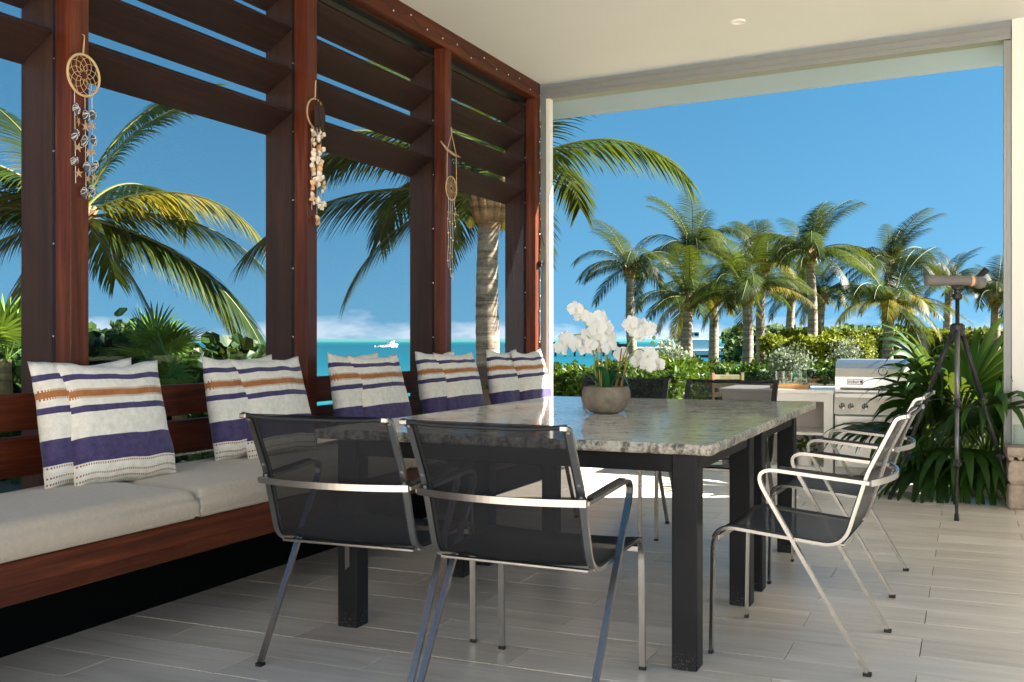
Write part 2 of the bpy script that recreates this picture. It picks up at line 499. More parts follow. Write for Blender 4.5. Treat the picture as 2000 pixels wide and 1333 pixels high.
def m_trunk(name, a, b):
    g = G(name); v = g.coords('Object', (1, 1, 1))
    rings = g.noise(g.coords('Object', (1.2, 1.2, 17)), 1.0, 4, 0.6, 0.4)
    sm = g.noise(v, 26, 5, 0.7)
    c = g.ramp(g.math('ADD', g.math('MULTIPLY', rings, 0.65), g.math('MULTIPLY', sm, 0.35)), [(0.36, a), (0.62, b)])
    return g.done(g.pbr(c, 0.9, 0, g.bump(rings, 0.6, 0.03), 0.2))
mt_trunk = m_trunk('palm_trunk_bark', lin(78, 68, 58), lin(166, 154, 138))
mt_fibre = m_trunk('palm_boot_fibre', lin(86, 66, 46), lin(160, 132, 98))
mt_twig = plain('shrub_twig', lin(84, 64, 44), 0.9)

# ------------------------------------------------------------------ setting: sea, land, terrace
def m_sea():
    g = G('shallow_turquoise_sea')
    tc = g.n('ShaderNodeTexCoord'); ln = g.n('ShaderNodeVectorMath', operation='LENGTH'); g.l(tc.outputs['Object'], ln.inputs[0])
    d = ln.outputs['Value']
    n1 = g.noise(g.coords('Object', (0.0016, 0.0016, 1)), 1.0, 4, 0.6, 0.5)
    lg = g.math('ADD', g.math('LOGARITHM', g.math('MAXIMUM', d, 1.0), 10.0), g.math('MULTIPLY', g.math('SUBTRACT', n1, 0.5), 0.35))
    c = g.ramp(g.rng(lg, 1.9, 3.9), [(0.0, lin(34, 106, 112)), (0.22, lin(12, 82, 96)), (0.5, lin(8, 70, 86)), (0.62, lin(18, 90, 98)), (0.72, lin(66, 120, 114)), (0.9, lin(76, 124, 118))])
    wv = g.noise(g.coords('Object', (0.25, 0.6, 1)), 1.0, 5, 0.65)
    return g.done(g.pbr(c, 0.35, 0, g.bump(wv, 0.25, 0.4), 0.18))
SEA = -4.4
def disc(r0, r1, z, n=96):
    m = MB(); m.lathe([(r0, z), (r1, z)], n); return m
m = MB(); m.lathe([(0.01, 0), (200, 0), (2000, 0), (30000, 0)], 96)
struct(m.build('sea', m_sea(), loc=(0, 0, SEA)))

def m_ground():
    g = G('sandy_garden_soil'); v = g.coords()
    a = g.noise(v, 0.5, 5, 0.6); b = g.noise(v, 20, 4, 0.7)
    c = g.ramp(g.math('ADD', g.math('MULTIPLY', a, 0.6), g.math('MULTIPLY', b, 0.4)), [(0.3, lin(62, 72, 34)), (0.5, lin(96, 98, 52)), (0.7, lin(150, 138, 104))])
    return g.done(g.pbr(c, 0.95, 0, g.bump(b, 0.5, 0.03), 0.1))
mt_ground = m_ground()
# land: a low garden round the house which ends in a bank down to the sea
def shore(a):
    """distance of the bank's edge for a compass angle measured from the lens axis, degrees to the right"""
    if a < -10: return 30
    if a < 2: return 24 + (a + 10) * 1.6
    if a < 14: return 43 + (a - 2) * 1.6
    if a < 24: return 62 + (a - 14) * 12
    return 182
vs = []; fs = []; NA = 144
for i in range(NA):
    a = -180 + 360 * i / NA
    r = shore(a) if -70 < a < 70 else (30 if a < 0 else 182)
    th = YAW - R(a)
    dx, dy = -math.sin(th), math.cos(th)
    jit = 1 + 0.05 * math.sin(i * 1.7) + 0.04 * math.sin(i * 0.6)
    for q, z in ((0.0, -0.45), (0.35, -0.45), (0.8, -0.5), (1.0, -0.9), (1.12, SEA - 0.6)):
        vs.append((dx * r * q * jit, dy * r * q * jit, z))
for i in range(NA):
    j = (i + 1) % NA
    for k in range(4): fs.append((i * 5 + k, j * 5 + k, j * 5 + k + 1, i * 5 + k + 1))
mm = MB(); mm.add(vs, fs)
struct(mm.build('ground', mt_ground, smooth=True))

# terrace: slab with single planks let into it
FX0, FX1, FY0, FY1 = -3.2, 2.3, 0.75, 8.62
PW, PL = 0.225, 0.85
floor = struct(MB().box((-3.75, -3.2, -0.5), (6.0, FY1 + 0.02, -0.008)).build('terrace_floor', mt_grout))
pm = MB().box((-PL / 2 + 0.0018, -PW / 2 + 0.0018, -0.02), (PL / 2 - 0.0018, PW / 2 - 0.0018, 0.0), 0.0007).mesh('plank', mt_tile)
row = 0
y = 3.899 - PW * 14
rnd = random.Random(4)
while y < FY1 - 0.02:
    x = -0.158 + (0.425 if row % 2 else 0.0) + PL / 2 - PL * 6
    while x < FX1 + 0.3:
        if x + PL / 2 > FX0 and y + PW < FY1 + 0.03 and y > 0.5:
            if x - PL / 2 > FX0 - 0.55:
                link('plank', pm, floor, (x, y + PW / 2, rnd.uniform(-0.0006, 0.0006)))
        x += PL
    y += PW; row += 1
# the rest of the floor behind the viewer
struct(MB().box((-3.75, -3.2, -0.008), (6.0, 0.7, -0.001)).build('rear_floor', mt_tile))

# ------------------------------------------------------------------ house: ceiling, opening wall, pergola wall
XP = -3.17
def zc(x): return 3.15 + 0.03 * (x - XP)
def slab(x0, x1, y0, y1, zb, zt, mat, name):
    m = MB()
    vs = [(x, y, z) for x in (x0, x1) for y in (y0, y1) for z in (zb(x), zt)]
    m.add(vs, [(0, 1, 3, 2), (4, 6, 7, 5), (0, 4, 5, 1), (2, 3, 7, 6), (0, 2, 6, 4), (1, 5, 7, 3)])
    return m.build(name, mat)
ceil = struct(slab(XP + 0.002, 5.3, 3.1, 7.845, zc, 3.5, mt_ceiling, 'ceiling'))
dl = tag(MB().lathe([(0.0, -0.004), (0.034, -0.004), (0.036, -0.012), (0.048, -0.012), (0.052, -0.002), (0.052, 0.004)], 24).build('downlight', mt_white, smooth=False),
         'small round white recessed downlight in the cream ceiling', 'light')
p = at(1441, 6.95); dl.location = (p.x, p.y, zc(p.x)); dl.rotation_euler = (0, -0.03, 0)
YW = 7.85
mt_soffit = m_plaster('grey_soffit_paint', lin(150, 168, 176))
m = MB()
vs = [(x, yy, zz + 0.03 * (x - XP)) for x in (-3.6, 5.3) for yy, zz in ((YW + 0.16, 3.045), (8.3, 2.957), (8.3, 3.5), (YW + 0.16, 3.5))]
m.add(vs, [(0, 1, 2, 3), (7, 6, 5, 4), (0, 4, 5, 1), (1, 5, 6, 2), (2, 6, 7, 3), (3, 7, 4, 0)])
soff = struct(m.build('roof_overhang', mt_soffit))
hd = thing('sliding_door_header', 'grey aluminium track header across the top of the wide opening', 'door track', (0, 0, 0))
def hslab(x0, x1, y0, y1, b, t, name, mat):
    return slab(x0, x1, y0, y1, lambda x: zc(x) + b, 0, mat, name) if False else MB().add(
        [(x, yy, zc(x) + zz) for x in (x0, x1) for yy in (y0, y1) for zz in (b, t)],
        [(0, 1, 3, 2), (4, 6, 7, 5), (0, 4, 5, 1), (2, 3, 7, 6), (0, 2, 6, 4), (1, 5, 7, 3)]).build(name, mat, hd)
hslab(-3.155, 0.258, YW, YW + 0.05, -0.125, -0.006, 'track_face', mt_alu)
hslab(-3.155, 0.258, YW + 0.052, YW + 0.155, -0.118, -0.006, 'track_channel', mt_alu)
hslab(-3.155, 0.258, YW - 0.006, YW - 0.001, -0.045, -0.038, 'track_lip', mt_alu)
hslab(-3.155, 0.258, YW - 0.006, YW - 0.001, -0.092, -0.086, 'track_lip', mt_alu)
jb = thing('door_jamb', 'grey aluminium jamb at the right end of the opening', 'door jamb')
MB().box((0.214, YW, 0), (0.232, YW + 0.15, 3.12)).box((0.233, YW + 0.004, 0), (0.262, YW + 0.146, 3.12)).build('jamb_profile', mt_alu, jb)
cj = thing('corner_column', 'white corner column with grey side beside the red hardwood post', 'column')
MB().box((-3.168, YW, 0), (-3.131, YW + 0.06, 3.03)).box((-3.130, YW - 0.004, 0), (-3.122, YW + 0.06, 3.03)).build('grey_track', mt_alu, cj)
MB().box((-3.1205, YW - 0.004, 0), (-3.085, YW + 0.062, 3.03), 0.003).build('white_post', mt_white, cj)
wr = tag(MB().box((0.264, YW - 0.02, -0.3), (5.3, YW + 0.2, 3.37)).build('house_wall', mt_white), 'white rendered house wall right of the wide opening', 'wall')

for yy in (2.4, 5.2):
    tag(MB().box((4.6, yy, 0), (4.8, yy + 0.2, 3.38), 0.01).build('terrace_column', mt_white), ('white square terrace column, outside the view beside the viewer', 'white square terrace column, outside the view near the house wall')[yy > 3], 'column', 'terrace columns')
pg = thing('pergola_wall', 'red hardwood post and louvre wall with insect screens along the bench', 'pergola')
BAY = 1.574
PY = [3.025 + BAY * k for k in range(-1, 4)]
for i, py in enumerate(PY):
    w = 0.092
    po = MB().box((XP - 0.083, py, 0), (XP, py + w, 3.022), 0.003).build('post', wood_z, pg)
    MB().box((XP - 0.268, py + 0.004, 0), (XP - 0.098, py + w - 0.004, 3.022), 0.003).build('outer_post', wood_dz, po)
    fr = MB().box((XP - 0.0965, py + 0.002, 0.5), (XP - 0.0845, py + w - 0.002, 3.022)).build('screen_track', mt_black, po)
    scr = MB()
    for zz in [0.75 + 0.36 * k for k in range(7)]:
        scr.lathe([(0, 0.0025), (0.005, 0.002), (0.006, 0)], 8, (0, 0, 0), M=Matrix.Translation((XP - 0.0905, py + 0.0015, zz)) @ Matrix.Rotation(R(90), 4, 'X'))
    scr.build('track_screws', mt_steel, po)['kind'] = 'stuff'
MB().box((XP - 0.083, -0.7, 3.024), (XP, YW - 0.005, zc(XP) + 0.12), 0.003).build('top_beam', wood_y, pg)
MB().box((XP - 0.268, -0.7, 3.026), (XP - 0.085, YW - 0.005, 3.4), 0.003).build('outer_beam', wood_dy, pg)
for i in range(4):
    y0, y1 = PY[i] + 0.092, PY[i + 1]
    for k in range(4):
        zo = 2.191 + 0.219 * k
        # tilted louvre: outer edge low, inner edge high
        L = math.hypot(0.168, 0.107); an = math.atan2(0.107, 0.168)
        M = Matrix.Translation((XP - 0.183, (y0 + y1) / 2, zo + 0.0535)) @ Matrix.Rotation(-an, 4, 'Y')
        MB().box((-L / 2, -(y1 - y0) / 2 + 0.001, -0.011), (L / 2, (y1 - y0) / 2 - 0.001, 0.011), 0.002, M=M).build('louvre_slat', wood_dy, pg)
    MB().add([(XP - 0.0905, y0, 0.52), (XP - 0.0905, y1, 0.52), (XP - 0.0905, y1, 3.02), (XP - 0.0905, y0, 3.02)], [(0, 1, 2, 3)]).build('insect_screen', mt_screen, pg)
    MB().box((XP - 0.098, y0, 2.985), (XP - 0.086, y1, 3.021)).box((XP - 0.098, y0, 0.5), (XP - 0.086, y1, 0.52)).build('screen_frame', mt_black, pg)
# knee wall under the bench
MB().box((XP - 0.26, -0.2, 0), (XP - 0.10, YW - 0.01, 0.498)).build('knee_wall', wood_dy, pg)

# bench ------------------------------------------------------------------
bn = thing('built_in_bench', 'long red hardwood built-in bench with slatted back along the pergola wall', 'bench')
BX = -2.576
for i in range(4):
    y0, y1 = PY[i] + (0.094 if i else -0.5), PY[i + 1] - 0.002
    MB().box((XP - 0.058, y0, 0.762), (XP - 0.022, y1, 0.898), 0.004).build('back_board', wood_y, bn)
    MB().box((XP - 0.056, y0, 0.592), (XP - 0.024, y1, 0.74), 0.004).build('back_board', wood_y, bn)
MB().box((BX - 0.03, 0.6, 0.366), (BX, YW - 0.02, 0.446), 0.004).build('front_rail', wood_y, bn)
MB().box((BX - 0.075, 0.6, 0.305), (BX - 0.04, YW - 0.02, 0.364), 0.004).build('lower_rail', wood_y, bn)
MB().box((XP + 0.002, 0.6, 0.395), (BX - 0.032, YW - 0.02, 0.43)).build('seat_deck', wood_dy, bn)
MB().box((-3.1, 0.6, 0.0), (-3.06, YW - 0.02, 0.394)).build('under_bench_shade', plain('painted_shade_black', (0.004, 0.004, 0.004, 1), 0.9, 0, 0.05), bn)  # black panel added in place of the deep shade below the seat
for yy in ():
    MB().box((XP + 0.002, yy, 0.0), (XP + 0.16, yy + 0.06, 0.393)).build('support_bracket', wood_dz, bn)

def cushion(y0, y1, label):
    nx, ny = 14, 34
    x0, x1, z0, z1 = XP + 0.015, BX + 0.012, 0.448, 0.566
    rr = 0.035
    m = MB()
    def sup(t, n=5):  # rounded rectangle mapping
        return t
    def top(u, v):
        x = x0 + (x1 - x0) * u; yy = y0 + (y1 - y0) * v
        ex = min(u * (x1 - x0), (1 - u) * (x1 - x0)); ey = min(v * (y1 - y0), (1 - v) * (y1 - y0))
        def edge(e): return rr - math.sqrt(max(0, rr * rr - (rr - min(e, rr)) ** 2))
        z = z1 - edge(ex) - edge(ey) - 0.0 + 0.004 * math.sin(x * 9 + yy * 3) + 0.006 * noise.noise((x * 4, yy * 3, y0))
        crown = 0.012 * (1 - (2 * u - 1) ** 4) * (1 - (2 * v - 1) ** 6)
        return Vector((x, yy, z + crown - 0.008))
    # non-uniform params so that the rounding has vertices
    us = [0, .006, .018, .036, .06] + [.06 + .88 * k / 9 for k in range(1, 9)] + [.94, .964, .982, .994, 1]
    L = y1 - y0
    e = [0, .004, .012, .024, .04]
    vs_ = [q / L for q in e] + [(.04 + (L - .08) * k / 22) / L for k in range(1, 22)] + [1 - q / L for q in reversed(e)]
    P = [[top(u, v) for u in us] for v in vs_]
    nu, nv = len(us), len(vs_)
    verts = [p for r_ in P for p in r_]; faces = []
    for j in range(nv - 1):
        for i in range(nu - 1): faces.append((j * nu + i, j * nu + i + 1, (j + 1) * nu + i + 1, (j + 1) * nu + i))
    # skirt: sides bulge a little, down to the bottom
    ring = [(0, i) for i in range(nu)] + [(j, nu - 1) for j in range(1, nv)] + [(nv - 1, i) for i in range(nu - 2, -1, -1)] + [(j, 0) for j in range(nv - 2, 0, -1)]
    base = len(verts); n = len(ring); cx, cy = (x0 + x1) / 2, (y0 + y1) / 2
    for lv, (zz, out) in enumerate(((0.520, 0.006), (0.49, 0.009), (0.462, 0.004), (z0, -0.012))):
        for (j, i) in ring:
            p = P[j][i]; sx = (1 if i == nu - 1 else -1 if i == 0 else 0); sy = (1 if j == nv - 1 else -1 if j == 0 else 0)
            verts.append(Vector((p.x + sx * out, p.y + sy * out, zz)))
    idx = [j * nu + i for j, i in ring]
    for lv in range(4):
        for k in range(n):
            k2 = (k + 1) % n
            a, b = (idx[k], idx[k2]) if lv == 0 else (base + (lv - 1) * n + k, base + (lv - 1) * n + k2)
            faces.append((a, base + lv * n + k, base + lv * n + k2, b))
    faces.append(tuple(base + 3 * n + k for k in range(n)))
    m.add(verts, faces)
    o = m.build('seat_cushion', mt_cushion, smooth=True)
    tag(o, label, 'cushion', 'seat cushions on the bench')
    # piping seam round the lower edge
    pts = [verts[base + 2 * n + k] + Vector((0.0, 0, 0)) for k in range(n)]
    MB().tube(pts, 0.0035, 6, closed=True).build('piping', mt_cushion, o, smooth=True)
    return o
cushion(1.46, 3.03, 'oatmeal seat cushion at the end of the bench beside the nearest post')
cushion(3.05, 4.61, 'oatmeal seat cushion under the second pair of striped pillows')
cushion(4.63, 6.18, 'oatmeal seat cushion under the third and fourth pillow pairs')
cushion(6.20, 7.74, 'oatmeal seat cushion at the corner column end of the bench')

# pillows ----------------------------------------------------------------
def pillow_mesh(seed, W=0.475, Hh=0.475, T=0.072):
    r = random.Random(seed); n = 26
    m = MB(); uvs = []
    ph = r.uniform(0, 6)
    def side(sg):
        def fn(u, v):
            a, b = 2 * u - 1, 2 * v - 1
            pin = 1 - (0.10 if b > 0 else 0.03) * (1 - a * a) * abs(b) ** 3
            pin2 = 1 - 0.075 * (1 - b * b) * abs(a) ** 3
            x = a * W / 2 * pin2; z = b * Hh / 2 * pin
            th = T * ((1 - abs(a) ** 2.6) * (1 - abs(b) ** 2.6)) ** 0.55
            th *= 1 + 0.18 * noise.noise((a * 1.7 + seed, b * 1.7, sg)) - 0.12 * b
            wr = 0.006 * math.sin(9 * a + 5 * b + ph) * (abs(b) ** 2) * (1 - abs(a) ** 8) * (1 - abs(b) ** 8)
            x += 0.006 * noise.noise((b * 2.5, seed, 3.0)); z += 0.012 * noise.noise((a * 2.2, seed, 7.0)) * abs(b)
            return Vector((x, -sg * (th + wr), z))
        return fn
    m.grid(side(1), n, n); m.grid(side(-1), n, n, flip=True)
    me = m.mesh('pillow', mt_pillow, smooth=True)
    uvl = me.uv_layers.new(name='UVMap'); cnt = (n + 1) * (n + 1)
    for lp in me.loops:
        k = lp.vertex_index % cnt; uvl.data[lp.index].uv = ((k % (n + 1)) / n, (k // (n + 1)) / n)
    import bmesh
    bm = bmesh.new(); bm.from_mesh(me); bmesh.ops.remove_doubles(bm, verts=bm.verts, dist=0.0004); bm.to_mesh(me); bm.free()
    return me
PIL = [  # centre Y, X of the foot, yaw (towards the camera), lean, label
    (3.055, -2.92, 7, 15, 'striped pillow in front of its twin beside the nearest post'),
    (2.98, -3.0, 4, 11, 'striped pillow mostly hidden behind its twin beside the nearest post'),
    (4.03, -2.92, 6, 15, 'striped pillow in front of its twin at the second hardwood post'),
    (3.89, -3.0, 3, 10, 'striped pillow half hidden behind its twin at the second post'),
    (5.0, -2.92, 5, 15, 'striped pillow in front of its twin between second and third posts'),
    (4.87, -3.0, 3, 10, 'striped pillow half hidden behind its twin between second and third posts'),
    (5.97, -2.92, 5, 14, 'striped pillow in front of its twin under the driftwood dreamcatcher'),
    (5.82, -3.0, 3, 10, 'striped pillow half hidden behind its twin under the driftwood dreamcatcher'),
    (6.9, -2.82, 4, 12, 'striped pillow in front of its twin nearest the white corner column'),
    (6.64, -2.92, 2, 9, 'striped pillow half hidden behind its twin near the white corner column'),
]
for i, (py, pxx, yw, ln_, lab) in enumerate(PIL):
    o = link('striped_pillow', pillow_mesh(i * 3.7 + 1))
    tag(o, lab, 'pillow', 'striped pillows along the bench')
    # local -Y is the pillow's front; it has to face +X
    lean = R(ln_)
    o.rotation_euler = (Matrix.Rotation(R(90 - yw), 4, 'Z') @ Matrix.Rotation(-lean, 4, 'X')).to_euler()
    hz = 0.2325 * math.cos(lean)
    o.location = (pxx - 0.2325 * math.sin(lean) + 0.02, py, 0.566 + hz - 0.004)

# ------------------------------------------------------------------ tables
def table(y0, y1, label, legs):
    t = thing('granite_table', label, 'table', (0, 0, 0), 0, 'two granite tables pushed together')
    x0, x1, z0, z1 = -2.292, -0.764, 0.719, 0.755
    # top with rough-hewn edge
    m = MB(); n = 150
    per = []
    def lerp(a, b, t): return a + (b - a) * t
    NX, NY = 60, 46
    ring = [(lerp(x0, x1, i / NX), y0, 0, -1) for i in range(NX)] + [(x1, lerp(y0, y1, i / NY), 1, 0) for i in range(NY)] + \
           [(lerp(x1, x0, i / NX), y1, 0, 1) for i in range(NX)] + [(x0, lerp(y1, y0, i / NY), -1, 0) for i in range(NY)]
    n = len(ring); vs = []; fs = []
    lv = ((z1, -0.004), (z1 - 0.003, -0.0005), (z1 - 0.012, 0.002), (z1 - 0.022, 0.001), (z0 + 0.006, 0.0), (z0, -0.006))
    for q, (z, o_) in enumerate(lv):
        for (x, yy, nx, ny) in ring:
            j = 0.0035 * noise.noise((x * 28, yy * 28, z * 60)) + 0.003 * noise.noise((x * 80, yy * 80, z * 90)) if q > 0 else 0
            vs.append((x + nx * (o_ + j), yy + ny * (o_ + j), z))
    for q in range(len(lv) - 1):
        for k in range(n):
            k2 = (k + 1) % n; fs.append((q * n + k2, q * n + k, (q + 1) * n + k, (q + 1) * n + k2))
    m.add(vs, fs, 1); m.f.append(tuple(range(n))); m.mi.append(0); m.f.append(tuple((len(lv) - 1) * n + k for k in range(n))[::-1]); m.mi.append(1)
    m.build('granite_top', [mt_granite, mt_gedge], t)
    lx0, lx1 = -2.305 + 0.09, -0.822
    ly0, ly1 = legs
    ap = MB()
    for a, b in (((lx0, ly0 + 0.012, 0.655), (lx1, ly0 + 0.042, 0.718)), ((lx0, ly1 - 0.042, 0.655), (lx1, ly1 - 0.012, 0.718)),
                 ((lx0 + 0.012, ly0 + 0.044, 0.655), (lx0 + 0.042, ly1 - 0.044, 0.718)), ((lx1 - 0.042, ly0 + 0.044, 0.655), (lx1 - 0.012, ly1 - 0.044, 0.718))):
        ap.box(a, b, 0.003)
    ap.build('apron', mt_black, t)
    for lx in (lx0, lx1 - 0.086):
        for ly in (ly0, ly1 - 0.086):
            # leg with a small curved gusset into the apron
            lg = MB().box((0, 0, 0), (0.086, 0.086, 0.7175), 0.004)
            o = lg.build('leg', mt_leg, t); o.location = (lx, ly, 0)
    return t
table(3.376, 4.588, 'granite table with black legs, half nearest the two back-view chairs', (3.413, 4.415))
table(4.594, 5.889, 'granite table with black legs carrying the orchid bowl', (4.608, 5.59))

# ------------------------------------------------------------------ chairs
def make_chair(label, group):
    t = thing('sling_armchair', label, 'chair', (0, 0, 0), 0, group)
    HW = 0.262     # half width at the side frames
    # local: +Y is forward
    prof = rounded([(0, 0.262, 0.012), (0, 0.254, 0.452), (0, -0.185, 0.408), (0, -0.262, 0.66), (0, -0.352, 0.842), (0, -0.385, 0.850)],
                   [0.075, 0.085, 0.3, 0.03], 8)
    sling_pts = [p for p in prof if p.z > 0.40]
    # keep the run from the front lip to the top of the back
    i0 = next(i for i, p in enumerate(prof) if p.z > 0.40)
    run = prof[i0:]
    for s_ in (-1, 1):
        sf = MB().bar([p + Vector((s_ * HW, 0, 0)) for p in prof], (1, 0, 0), 0.02, 0.011).build('side_frame', mt_steel, t)
        MB().box((s_ * HW - 0.011, 0.255, 0), (s_ * HW + 0.011, 0.269, 0.012)).build('foot_cap', mt_rubber, sf)
        sc_ = MB()
        for q in (0.30, 0.5, 0.72, 0.86):
            p = run[int(q * (len(run) - 1))]; pn = run[int(q * (len(run) - 1)) + 1]; tg = (pn - p).normalized()
            nn = Vector((0, -tg.z, tg.y)) * -1
            if nn.y > 0: nn = -nn
            M = Matrix.Translation(p + Vector((s_ * HW, 0, 0)) + nn * 0.0056) @ nn.to_track_quat('Z', 'Y').to_matrix().to_4x4()
            sc_.lathe([(0.0052, 0), (0.0048, 0.0016), (0.0, 0.0018)], 10, M=M)
        sc_.build('rivets', mt_alu, sf)['kind'] = 'stuff'
        # arm that turns down into the slanting rear leg
        XA = HW + 0.019
        arm = rounded([(s_ * XA, -0.27, 0.628), (s_ * XA, 0.118, 0.662), (s_ * (XA + 0.004), -0.262, 0.012)], 0.048, 10)
        ar = MB().bar(arm, (1, 0, 0), 0.02, 0.012).build('arm_and_rear_leg', mt_steel, t)
        MB().box((s_ * (XA + 0.004) - 0.011, -0.276, 0), (s_ * (XA + 0.004) + 0.011, -0.25, 0.012)).build('foot_cap', mt_rubber, ar)
        pad = [p for p in arm if p.z > 0.63 and p.y > -0.255][:6] or arm[:2]
        a0, a1 = Vector(arm[0]), Vector(arm[1])
        d = (a1 - a0).normalized()
        MB().bar([a0 + d * 0.03 + Vector((0, 0, 0.0105)), a0 + d * 0.18 + Vector((0, 0, 0.0115)), a1 - d * 0.004 + Vector((0, 0, 0.0105))], (1, 0, 0), 0.021, 0.008).build('arm_pad', mt_rubber, ar)
    # bar that wraps round behind the back and joins the arms
    bb = []
    for k in range(25):
        u = -1 + 2 * k / 24
        bb.append((u * (HW + 0.019), -0.272 - 0.052 * (1 - u * u), 0.628))
    MB().bar(bb, (0, 0, 1), 0.021, 0.009).build('back_bar', mt_steel, t)
    MB().box((-HW + 0.008, 0.236, 0.395), (HW - 0.008, 0.25, 0.415), 0.002).build('front_bar', mt_steel, t)
    MB().box((-HW + 0.011, -0.186, 0.409), (HW - 0.011, -0.168, 0.419), 0.002).build('rear_bar', mt_steel, t)
    # sling
    n = len(run)
    def sl(i, u, off):
        p = run[i]; tg = (run[min(i + 1, n - 1)] - run[max(i - 1, 0)]).normalized()
        nn = Vector((0, -tg.z, tg.y))       # towards the sitter's side is +
        if nn.z < -0.1 or (abs(nn.z) <= 0.1 and nn.y < 0): nn = -nn
        q = i / (n - 1)
        sag = -0.016 * (1 - u * u) * math.sin(math.pi * min(1, max(0, q))) ** 0.7
        return p + Vector((u * (HW + 0.008), 0, 0)) + nn * (0.0085 + sag + off)
    e = 0.9
    m = MB(); NU = 10
    vs = [sl(i, -e + 2 * e * k / NU, 0) for i in range(n) for k in range(NU + 1)]
    fs = [(i * (NU + 1) + k, i * (NU + 1) + k + 1, (i + 1) * (NU + 1) + k + 1, (i + 1) * (NU + 1) + k) for i in range(n - 1) for k in range(NU)]
    m.add(vs, fs); so_ = m.build('sling', mt_sling, t, smooth=True)
    for s_ in (-1, 1):
        m = MB()
        us = [s_ * q for q in (e - 0.004, 0.94, 1.0)]
        vs = [sl(i, u, 0.0008) for i in range(n) for u in us] + [sl(i, u, -0.002) for i in range(n) for u in us]
        k3 = 3; fs = []
        for b_ in (0, n * 3):
            for i in range(n - 1):
                for k in range(2): fs.append((b_ + i * 3 + k, b_ + i * 3 + k + 1, b_ + (i + 1) * 3 + k + 1, b_ + (i + 1) * 3 + k))
        for i in range(n - 1):
            fs.append((i * 3 + 2, n * 3 + i * 3 + 2, n * 3 + (i + 1) * 3 + 2, (i + 1) * 3 + 2))
        m.add(vs, fs); m.build('side_hem', mt_hem, so_)
    tp = run[-1]
    MB().tube([(u * (HW + 0.006), tp.y + 0.004, tp.z + 0.006 - 0.012 * (1 - abs(u) ** 4)) for u in [-1 + k / 8 for k in range(17)]], 0.0065, 8).build('top_hem', mt_hem, so_, smooth=True)
    for s_ in (-1, 1):
        MB().box((s_ * HW - 0.0125, tp.y - 0.008, tp.z - 0.008), (s_ * HW + 0.0125, tp.y + 0.004, tp.z + 0.009), 0.003).build('end_cap', mt_steel, so_)
    return t
ch = make_chair('', 'sling armchairs round the granite tables')
CH = [((-1.905, 3.165), 1.0, 'black mesh armchair seen from behind, next to the bench'),
      ((-1.27, 3.12), -3.0, 'black mesh armchair seen from behind, in front of the near table corner leg'),
      ((-0.555, 3.895), 87.5, 'black mesh armchair at the side of the near granite table'),
      ((-0.55, 5.03), 87.5, 'black mesh armchair at the table side closer to the spotting scope'),
      ((-1.925, 5.82), 181.0, 'black mesh armchair behind the orchid bowl at the far table end'),
      ((-1.29, 5.80), 178.0, 'black mesh armchair at the far table end nearer the grill')]
for i, ((x, yy), rz, lab) in enumerate(CH):
    o = ch if i == 0 else copy_tree(ch)
    o['label'] = lab; o.location = (x, yy, 0); o.rotation_euler = (0, 0, R(rz))

# ------------------------------------------------------------------ orchid bowl on the table
mt_stone = plain('mottled_stone_bowl', lin(126, 116, 102), 0.85, 0, 0.3, var=0.32, nscale=22, bump=0.8)
mt_petal = None
def m_petal():
    g = G('white_orchid_petal')
    tr = g.n('ShaderNodeBsdfTranslucent'); tr.inputs[0].default_value = (0.85, 0.84, 0.82, 1)
    return g.done(g.shmix(0.4, g.pbr(lin(250, 250, 248), 0.5, 0, None, 0.3), tr.outputs[0]))
mt_petal = m_petal()
mt_lip = plain('orchid_lip_yellow', lin(222, 206, 120), 0.5)
mt_stem = plain('orchid_stem_green', lin(120, 150, 60), 0.5)
mt_stake = plain('brown_plant_stake', lin(140, 92, 50), 0.7)
mt_moss = plain('dark_moss', lin(52, 58, 30), 0.95, bump=0.8)
OC = Vector((-1.545, 4.64, 0.755))
ob = thing('orchid_bowl', 'round mottled stone bowl of white orchids on the granite table', 'orchid', OC)
prof = [(0.0, 0.001), (0.055, 0.001), (0.075, 0.008), (0.1, 0.035), (0.1135, 0.07), (0.112, 0.1), (0.103, 0.121), (0.098, 0.124), (0.093, 0.12), (0.098, 0.1), (0.09, 0.09), (0, 0.09)]
bw = MB().lathe(prof, 40)
bw.v = [(x * (1 + 0.02 * noise.noise((x * 20, y_ * 20, z * 20))), y_ * (1 + 0.02 * noise.noise((x * 20, y_ * 20, z * 20 + 9))), z) for x, y_, z in bw.v]
bw.build('bowl', mt_stone, ob, smooth=True)
MB().lathe([(0.097, 0.094), (0.06, 0.104), (0, 0.108)], 20).build('moss', mt_moss, ob, smooth=True)
RV = Vector((CS, SN, 0)); FV = Vector((-SN, CS, 0)); UP = Vector((0, 0, 1))
def cpt(dx, dz, dy=0.0):  # offset in the bowl's frame: right, up, away from the lens
    return RV * dx + UP * dz + FV * dy
rnd = random.Random(11)
